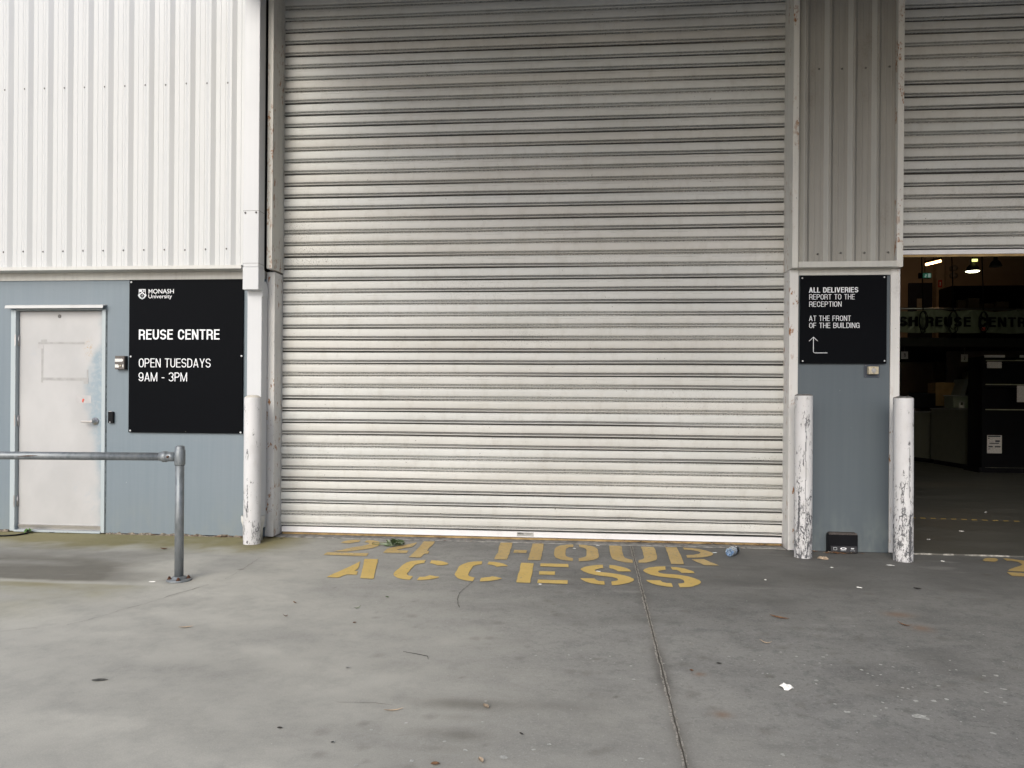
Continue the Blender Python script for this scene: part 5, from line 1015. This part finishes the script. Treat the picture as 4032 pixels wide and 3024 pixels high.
for k in range(60):
    x = rl.choice((rl.uniform(.3, 1.7), rl.uniform(.45, .8), rl.uniform(1.2, 1.7), rl.uniform(-2.6, 1.7))); lf(x, rl.gauss(-.030, .006), rl.uniform(.025, .075), rl.uniform(.004, .012), .010)
for k in range(40): lf(rl.uniform(-2.5, 1.7), rl.gauss(-.128, .010), rl.uniform(.008, .028), rl.uniform(.004, .010))
for k in range(46): lf(rl.choice((rl.uniform(-4.15, -2.75), rl.uniform(-3.2, -2.85), rl.uniform(-5.3, -4.2))), rl.gauss(-.192, .007), rl.uniform(.015, .06), rl.uniform(.005, .014))
for k in range(8): lf(rl.uniform(-2.75, -2.55), rl.gauss(-.20, .02), rl.uniform(.02, .06), rl.uniform(.006, .014))
ll = s.build("leaf_litter", [M_LEAFB, M_LEAFD, M_LEAFT]); tag(ll, "brown dead leaf litter swept against the wall and shutter foot", "leaf litter", kind='stuff')
place(leaf_bm(.085, .020, .3, .15), "leaf", M_LEAFB, 2.062, -.243, R(120), "brown leaf propped upright against the black device", "leaf", tilt=R(55))

# ------------------------------------------------------------------ the dark hall behind the open shutter
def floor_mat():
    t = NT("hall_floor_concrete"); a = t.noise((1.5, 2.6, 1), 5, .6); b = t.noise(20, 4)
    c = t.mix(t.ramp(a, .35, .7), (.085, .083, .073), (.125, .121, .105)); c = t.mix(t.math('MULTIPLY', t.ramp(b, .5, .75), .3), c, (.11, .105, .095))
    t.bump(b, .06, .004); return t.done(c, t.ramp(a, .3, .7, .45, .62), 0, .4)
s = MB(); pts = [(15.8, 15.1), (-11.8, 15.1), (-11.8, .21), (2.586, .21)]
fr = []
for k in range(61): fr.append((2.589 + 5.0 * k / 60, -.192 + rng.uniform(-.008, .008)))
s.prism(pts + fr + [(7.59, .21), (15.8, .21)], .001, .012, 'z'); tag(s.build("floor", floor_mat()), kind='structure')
s = MB()
for (a, b), (c, d) in zip(fr[:-1], fr[1:]):
    if rng.random() < .8: s.add([(a, b - .002, .0125), (c, d - .002, .0125), (c, d + .010 + rng.uniform(0, .012), .0125), (a, b + .010 + rng.uniform(0, .01), .0125)], [(0, 1, 2, 3)]); s.add([(a, b - .003, .001), (c, d - .003, .001), (c, d - .003, .0125), (a, b - .003, .0125)], [(0, 1, 2, 3)])
tag(s.build("worn_slab_edge", plain("chipped_slab_edge", (.30, .29, .26), .9, var=.5, scale=40)), "chipped pale edge of the hall floor slab at the open shutter", "slab edge")
s = MB()
for k in range(30):
    x = 3.30 + .0985 * k; y = 1.745 - .1 * (x - 3.30); s.flat([(x, y), (x + .052, y + .0), (x + .070, y + .062), (x + .018, y + .062)], .0145)
tag(s.build("hazard_tape", M_YEL), "row of yellow hazard tape dashes across the hall floor", "floor marking")
for k, (x, y) in enumerate(((3.1, .45), (3.62, .95), (4.55, 2.3), (3.9, 2.9))):
    scrap(x, y, .06, .02, rng.uniform(-.5, .5), ("pale scrap on the hall floor just inside the threshold", "small scrap on the hall floor before the hazard tape", "small scrap on the hall floor beyond the hazard tape at right", "small scrap on the hall floor beyond the hazard tape at left")[k]).location.z = .0125
# mezzanine with banner
mz = thing("mezzanine", (9, 9.6, 0), "dark mezzanine gallery inside the hall above the counters", "mezzanine")
s = MB(); s.prism([(2.0, 8.95), (15.8, 10.2), (15.8, 15.09), (2.0, 15.09)], 2.42, 2.60, 'z'); s.build("deck", M_CEIL, mz)
def mzp(x): return 8.95 + (x - 2.0) * 1.25 / 13.8
s = MB(); s.tube([(2.0, mzp(2.0) + .06, 3.20), (15.8, mzp(15.8) + .06, 3.20)], .022, 8); s.build("guard_rail", M_STEEL, mz)
for k in range(8): 
    x = 2.4 + 1.8 * k; s = MB(); s.tube([(x, mzp(x) + .08, 2.6), (x, mzp(x) + .08, 3.2)], .02, 8); s.build("post", M_BLKPL, mz)
for k, x in enumerate((4.2, 9.75, 13.2)):
    s = MB(); s.box(x - .08, x + .08, mzp(x) + .5, mzp(x) + .66, .012, 2.42); s.build("column", M_CEIL, mz)
s = MB(); nx_, nz_ = 240, 26; bx0, bx1 = 4.6, 10.4; vs = []
pk = [5.35, 6.05, 7.18, 7.98, 8.9, 9.7]
for j in range(nz_):
    v = j / (nz_ - 1)
    for i in range(nx_):
        x = bx0 + (bx1 - bx0) * i / (nx_ - 1); y = mzp(x) - .012
        sag = min(abs(x - p) for p in pk); top = 3.175 - .045 * min(1, sag / .4) ** 1.5
        f = 0
        for p in pk:
            dxp = x - p; 
            for sl in (-.9, -.35, .3, .85): f += .030 * math.exp(-((dxp - sl * (1 - v) * .55) / (.018 + .03 * (1 - v))) ** 2) * (v ** .6)
        f += .008 * math.sin(x * 9 + v * 3) + .006 * math.sin(x * 23 + 1)
        vs.append((x, y - f, 2.698 + .006 * math.sin(x * 7) + (top - 2.698) * v))
s.add(vs, [(j * nx_ + i, j * nx_ + i + 1, (j + 1) * nx_ + i + 1, (j + 1) * nx_ + i) for j in range(nz_ - 1) for i in range(nx_ - 1)], True)
bn = s.build("banner", plain("pale_green_banner_vinyl", (.25, .275, .19), .35, var=.05), loc=(7.5, 9.4, 2.7)); tag(bn, "creased pale green banner with big black capitals hung along the gallery rail", "banner")
def blettering(body, x0, x1, ch):
    o = condensed(body, x0, x1, 2.825, ch, 0.0, M_BLKPL, bn, .20, .12); me = o.data
    for v in me.vertices: v.co.y = mzp(v.co.x + 7.5) - .062 - 9.4 + v.co.y + 9.4
    me.update()
blettering("REUSE", 7.045, 7.96, .197); blettering("CENTRE", 8.115, 9.27, .197); blettering("MONASH", 5.55, 6.89, .197)
def cord(x, z0, seed, label):
    rl = random.Random(seed); y = mzp(x) - .16; pts = [(x - .06, y, 5.7), (x - .05, y, 4.6), (x - .01, y, 3.6), (x, y, 3.15)]
    t = thing("hanging_cord", (x, y, z0), label, "hanging cord")
    s = MB(); s.tube(pts, .011, 6); s.build("drop", M_BLKPL, t)
    s = MB()
    for q in range(3):
        w, h = rl.uniform(.06, .11), rl.uniform(.36, .46); cz = 3.12 - h / 2
        s.tube([(x + w * math.sin(k * math.pi / 8) + rl.uniform(-.008, .008), y - .012 * q, cz + h / 2 * math.cos(k * math.pi / 8)) for k in range(17)], .009, 6)
    s.tube([(x + .03, y, 2.80), (x + .05, y, 2.70), (x - .05, y, 2.66)], .009, 6)
    s.build("coil", M_BLKPL, t); return t
cord(6.94, 2.66, 1, "black cord looped in front of the banner between the H and R"); cord(7.55, 2.66, 2, "black cord looped in front of the U of the banner"); c3_ = cord(8.16, 2.66, 3, "black cord with red plug hanging in front of the C of the banner")
s = MB(); s.box(8.13, 8.19, mzp(8.16) - .19, mzp(8.16) - .14, 2.73, 2.80, .006); s.build("plug", M_RED, c3_)
# back wall fittings
idr = thing("inner_door", (9.45, 15.07, 2.6), "dark blue inner door with a pale window up on the gallery", "door")
s = MB(); s.box(9.13, 9.76, 15.03, 15.095, 2.605, 4.62); s.build("leaf", plain("dark_navy_paint", (.018, .026, .048), .5), idr)
s = MB(); s.box(9.345, 9.475, 15.018, 15.029, 3.80, 4.18); s.build("window", plain("frosted_pane", (.40, .38, .33), .4), idr)
fs = thing("fire_sign", (9.88, 14.88, 4.5), "small red fire equipment sign on the hall wall", "sign")
s = MB(); s.box(9.845, 9.945, 14.885, 14.898, 4.47, 4.67); s.build("plate", plain("sign_red", (.50, .04, .03), .5), fs)
s = MB(); s.box(9.88, 9.91, 14.880, 14.8845, 4.52, 4.62); s.build("symbol", M_INK, fs)
s = MB(); s.lathe([(.10, 0), (.10, .02), (.002, .022)], (9.90, 14.898, 3.45), 24, Matrix.Rotation(R(90), 4, 'X')); tag(s.build("fire_disc", plain("dull_red", (.35, .03, .03), .6)), "round dull red disc low on the hall wall", "sign")
def emit(name, col, st):
    t = NT(name); t.b.inputs["Emission Color"].default_value = col + (1,); t.b.inputs["Emission Strength"].default_value = st; return t.done((.6, .6, .6), .5)
tl = thing("tube_light", (8.6, 12.45, 4.6), "lit orange fluorescent batten hanging high in the dark hall", "light")
s = MB(); s.tube([(8.42, 12.44, 4.655), (8.78, 12.47, 4.745)], .030, 12); s.build("tube", emit("warm_tube_glow", (1.0, .50, .20), 6.0), tl)
s = MB(); s.tube([(8.40, 12.45, 4.71), (8.80, 12.48, 4.81)], .03, 8); s.tube([(8.6, 12.46, 4.75), (8.6, 12.46, 5.7)], .006, 6); s.build("batten", M_BLKPL, tl)
def bay(x, y, z, lit, label):
    t = thing("high_bay_light", (x, y, z), label, "light")
    s = MB(); s.lathe([(.120, .0), (.118, .015), (.09, .08), (.055, .12), (.04, .13), (.04, .22), (.002, .22)], (x, y, z), 28, cap=False); s.build("reflector", plain("alloy_reflector", (.06, .058, .05), .5, .3, spec=.2), t)
    s = MB(); s.lathe([(.110, .005), (.08, -.010), (.002, -.016)], (x, y, z), 28, cap=False)
    s.build("lens", emit("cool_lamp_glow", (1.0, .97, .62), 9.0) if lit else plain("unlit_lens", (.12, .12, .11), .3), t)
    s = MB(); s.tube([(x, y, z + .22), (x, y, 5.7)], .008, 6); s.build("stem", M_BLKPL, t); return t
hb = bay(7.08, 7.63, 3.64, True, "lit high bay lamp glowing pale yellow in the dark hall")
s = MB(); s.box(7.045, 7.08, 7.57, 7.59, 3.81, 3.855); s.box(7.09, 7.135, 7.57, 7.59, 3.81, 3.855); s.build("gear_window", emit("gear_glow", (.75, .80, .25), 1.2), hb)
bay(8.43, 9.43, 4.05, False, "unlit domed high bay lamp under the raised shutter")
es = thing("exit_sign", (7.94, 11.39, 4.14), "green running man exit sign hung on two rods in the hall", "sign")
s = MB(); s.box(7.79, 8.06, 11.36, 11.42, 4.14, 4.265, .004); s.build("case", M_BLKPL, es)
s = MB(); s.box(7.87, 8.055, 11.352, 11.359, 4.148, 4.258); s.build("face", emit("exit_green", (.02, .30, .16), .09), es)
s = MB(); s.box(7.985, 8.035, 11.346, 11.351, 4.16, 4.245); s.prism([(7.90, 4.17), (7.925, 4.20), (7.92, 4.225), (7.945, 4.235), (7.955, 4.21), (7.94, 4.19), (7.945, 4.165), (7.93, 4.16)], 11.351, 11.346, 'y'); s.build("symbol", emit("exit_white", (.55, .75, .65), .14), es)
s = MB(); s.tube([(7.86, 11.39, 4.265), (7.86, 11.39, 5.7)], .008, 6); s.tube([(7.93, 11.39, 4.265), (7.93, 11.39, 5.7)], .008, 6); s.build("rod", M_BLKPL, es)
tw = thing("emergency_light", (10.3, 15.0, 4.8), "twin head emergency light on the hall wall", "light")
for z in (4.82, 5.02):
    s = MB(); s.lathe([(.085, 0), (.08, .10), (.05, .13), (.002, .132)], (10.31, 15.09, z), 20, Matrix.Rotation(R(90), 4, 'X')); s.build("head", plain("grey_lamp_head", (.30, .29, .27), .5), tw)
def lamp_light(name, loc, col, w, r):
    d = bpy.data.lights.new(name, 'POINT'); d.energy = w; d.color = col; d.shadow_soft_size = r; o = bpy.data.objects.new(name, d); COL.objects.link(o); return o
o = lamp_light("tube_glow", (0, 0, 0), (1.0, .62, .34), 7, .08); o.parent = tl; o.location = (0, -.02, -.05)
o = lamp_light("high_bay_glow", (0, 0, 0), (.92, 1.0, .66), 1.5, .10); o.parent = hb; o.location = (0, 0, -.10)
# gallery racks and boxes
rk = thing("storage_rack", (9.5, 11.6, 2.6), "black storage rack of cartons on the gallery", "rack")
s = MB(); s.box(8.50, 11.6, 11.35, 11.95, 3.80, 3.96); s.box(8.50, 11.6, 11.9, 11.95, 2.6, 3.8); s.box(8.5, 8.6, 11.35, 11.9, 2.6, 3.8); s.box(9.9, 10.0, 11.35, 11.9, 2.6, 3.8); s.box(8.6, 11.6, 11.35, 11.9, 3.28, 3.34); s.build("frame", M_BLKPL, rk)
M_CART = plain("brown_carton", (.30, .21, .13), .8)
for k, (x, w, z, h) in enumerate(((8.65, .18, 3.342, .30), (8.90, .24, 3.342, .34), (9.20, .25, 3.342, .22), (9.50, .28, 3.342, .26), (10.10, .30, 3.342, .30), (10.5, .4, 3.342, .2))):
    s = MB(); s.box(x, x + w, 11.40, 11.8, z, z + h, .006); s.box(x + w * .46, x + w * .54, 11.398, 11.45, z + .004, z + h + .0006)
    tag(s.build("carton", M_CART, loc=(x + w / 2, 11.6, z)), "brown carton on the gallery storage rack", "box", "cartons on the gallery rack")
# reception counters, shelf unit and what stands on them
def P(x, y, z): return Vector((x, y, z))
M_CTR = plain("olive_grey_laminate", (.17, .18, .14), .5, var=.05); M_CTR2 = plain("grey_laminate", (.27, .275, .28), .5, var=.05)
ca = thing("counter", (7.2, 9.9, 0), "low grey counter at the left of the dark hall", "counter")
s = MB(); s.prism([(6.95, 10.9), (7.30, 9.70), (7.80, 9.85), (7.45, 11.05)], .10, 1.06, 'z'); s.build("body", M_CTR, ca)
s = MB(); s.prism([(6.92, 10.9), (7.27, 9.67), (7.83, 9.85), (7.48, 11.05)], 1.0605, 1.09, 'z'); s.build("top", M_CTR2, ca)
s = MB(); s.prism([(6.98, 10.9), (7.33, 9.75), (7.78, 9.85), (7.44, 11.0)], .012, .0995, 'z'); s.build("plinth", M_BLKPL, ca)
cb = thing("counter", (7.5, 8.9, 0), "taller olive grey counter next to the black shelves", "counter")
s = MB(); s.prism([(7.26, 9.55), (7.28, 8.12), (7.86, 8.22), (7.84, 9.65)], .10, 1.13, 'z'); s.build("body", M_CTR, cb)
s = MB(); s.prism([(7.24, 9.57), (7.26, 8.09), (7.88, 8.20), (7.86, 9.67)], 1.1305, 1.16, 'z'); s.build("top", M_CTR2, cb)
s = MB(); s.prism([(7.285, 8.112), (7.86, 8.212), (7.86, 8.209), (7.285, 8.109)], .11, 1.12, 'z'); s.build("end_panel", M_CTR2, cb)
s = MB(); s.prism([(7.29, 9.5), (7.31, 8.16), (7.83, 8.25), (7.81, 9.6)], .012, .0995, 'z'); s.build("plinth", M_BLKPL, cb)
su = thing("shelving_unit", (8.0, 7.6, 0), "black shelving unit with pale shelf edges and pinned notices", "shelves")
s = MB(); s.box(7.20, 7.26, 7.52, 8.0, .012, 2.10); s.box(8.80, 8.86, 7.62, 8.1, .012, 2.10); s.box(7.26, 8.80, 7.9, 7.95, .012, 2.10); s.box(7.16, 8.86, 7.53, 8.05, .012, .10); s.box(7.26, 8.80, 7.56, 7.9, .10, 1.10)
for z in (2.03, 1.60, 1.15): s.box(7.26, 8.80, 7.55, 7.9, z - .05, z)
s.build("frame", M_BLKPL, su)
for z in (2.032, 1.602, 1.152, .102):
    s = MB(); s.box(7.26, 8.80, 7.535, 7.5499, z - .018, z); s.build("shelf_edge", plain("shelf_edge_strip", (.30, .32, .22), .5), su)
s = MB(); s.box(7.235, 7.575, 7.50, 7.53, 2.075, 2.12); s.box(7.86, 8.2, 7.54, 7.57, 2.078, 2.122); s.build("top_strip", M_LABELW, su)
for nm, x0, x1, z0, z1, y in (("notice", 7.285, 7.535, 1.885, 2.0, 7.525), ("notice", 7.80, 8.05, 1.28, 1.575, 7.53), ("poster", 7.31, 7.56, .358, .683, 7.55)):
    s = MB(); s.box(x0, x1, y, y + .004, z0, z1); o = s.build(nm, M_LABELW, su)
    if nm == "poster":
        s = MB()
        for a_, b_, c_, d_ in ((.05, .9, .90, .97), (.05, .15, .80, .85), (.15, .80, .52, .57), (.08, .38, .33, .40), (.52, .90, .33, .40), (.08, .2, .22, .26), (.55, .85, .62, .72)): s.box(x0 + (x1 - x0) * a_, x0 + (x1 - x0) * b_, y - .002, y - .0005, z0 + (z1 - z0) * c_, z0 + (z1 - z0) * d_)
        s.build("print", M_PLATE, o)
s = MB(); s.prism(rrect(7.59, 7.98, 1.20, 1.70, .01, .01), 10.10, 10.45, 'y'); s.box(7.77, 7.80, 10.098, 10.2, 1.2, 1.7005); tag(s.build("cardboard_box", plain("tan_carton", (.34, .21, .09), .8), loc=(7.8, 10.2, 1.2)), "tall tan cardboard box behind the counters", "box")
s = MB(); s.box(7.5, 8.0, 10.05, 10.5, 1.10, 1.1995); s.box(7.5, 8.0, 10.05, 10.5, .012, .08); s.box(7.55, 7.6, 10.1, 10.4, .08, 1.1); s.box(7.9, 7.95, 10.1, 10.4, .08, 1.1); tag(s.build("bench", M_BLKPL, loc=(7.75, 10.2, 0)), "dark bench carrying the tan cardboard box", "bench")
mo = thing("monitor", (7.3, 10.0, 1.09), "wide black monitor seen from behind on the low counter", "monitor")
s = MB(); s.box(7.02, 7.56, 10.02, 10.06, 1.15, 1.47, .008); s.build("screen", M_BLKPL, mo)
s = MB(); s.box(7.26, 7.32, 10.03, 10.05, 1.09, 1.16); s.box(7.2, 7.38, 9.98, 10.12, 1.0905, 1.10); s.build("stand", M_BLKPL, mo)
tb = thing("storage_tub", (7.53, 8.85, 1.16), "cloudy plastic tub on the taller counter", "tub")
t = NT("cloudy_plastic"); t.b.inputs["Transmission Weight"].default_value = .6; M_CLOUD = t.done((.45, .50, .42), .3)
s = MB(); 
for x0, x1, y0, y1 in ((7.28, 7.80, 8.70, 8.71), (7.28, 7.80, 9.05, 9.06), (7.28, 7.29, 8.71, 9.05), (7.79, 7.80, 8.71, 9.05)): s.box(x0, x1, y0, y1, 1.1605, 1.40)
s.box(7.28, 7.80, 8.70, 9.06, 1.1602, 1.168); s.build("body", M_CLOUD, tb)
s = MB(); s.box(7.265, 7.815, 8.685, 8.6995, 1.395, 1.415); s.box(7.265, 7.815, 9.0605, 9.075, 1.395, 1.415); s.build("rim", M_CTR2, tb)
pc = thing("photo_card", (7.3, 8.6, 1.16), "small upright picture card on the taller counter", "card")
s = MB(); s.box(7.29, 7.385, 8.50, 8.504, 1.1605, 1.29); s.build("card", M_LABELW, pc)
s = MB(); s.box(7.315, 7.36, 8.497, 8.4995, 1.22, 1.275); s.build("picture", M_BLKPL, pc)
cp = thing("photocopier", (8.2, 10.0, 0), "pale office copier with a dark tilted panel beyond the taller counter", "copier")
s = MB(); s.prism([(7.92, 9.7), (8.50, 9.75), (8.46, 10.4), (7.88, 10.35)], .012, 1.42, 'z'); s.build("body", M_CTR2, cp)
s = MB(); s.prism([(7.90, 1.425), (8.40, 1.425), (8.46, 1.76), (8.02, 1.77)], 9.75, 10.2, 'y'); s.build("lid", M_CTR2, cp)
s = MB(); s.prism([(8.02, 1.43), (8.38, 1.43), (8.44, 1.745), (8.09, 1.75)], 9.742, 9.7495, 'y'); s.build("panel", M_BLKPL, cp)
wc = thing("wall_clock", (8.05, 9.39, 1.8), "round pale clock on a dark partition above the copier", "clock")
pt = thing("partition", (8.1, 9.48, 0), "dark brown partition behind the copier carrying the clock", "partition")
s = MB(); s.box(7.98, 9.6, 10.45, 10.50, .012, 2.40); s.build("panel", plain("brown_partition", (.10, .075, .06), .7), pt)
s = MB(); s.lathe([(.085, 0), (.085, .02), (.075, .025)], (8.38, 10.449, 1.87), 28, Matrix.Rotation(R(90), 4, 'X')); s.build("face", plain("clock_face", (.40, .36, .32), .5), wc)
s = MB(); s.box(8.377, 8.383, 10.418, 10.4235, 1.87, 1.93); s.box(8.345, 8.38, 10.418, 10.4235, 1.866, 1.872); s.build("hands", M_BLKPL, wc)
for ch, x, z, lab in (("1", 6.80, 2.25, "hanging paper sheet with a black 1 under the gallery"), ("J", 8.05, 2.20, "hanging paper sheet with a black J under the gallery")):
    y = mzp(x) + .35; t = thing("letter_sheet", (x, y, z), lab, "sheet")
    s = MB(); s.box(x - .07, x + .07, y, y + .003, z - .07, z + .09); s.tube([(x, y + .002, z + .09), (x, y + .002, 2.42)], .002, 5); s.build("paper", M_LABELW, t)
    condensed(ch, x - .014, x + .014, z - .03, .08, y - .001, M_BLKPL, t, .2)
s = MB(); rl = random.Random(3)
for k in range(4):
    x = 7.42 + .05 * k; s.box(x, x + .15, 9.80 + .03 * k, 10.0, 1.0905 + .004 * k, 1.0935 + .004 * k)
tag(s.build("paper_stack", M_LABELW, loc=(7.5, 9.9, 1.09)), "loose papers lying on the low counter", "papers")
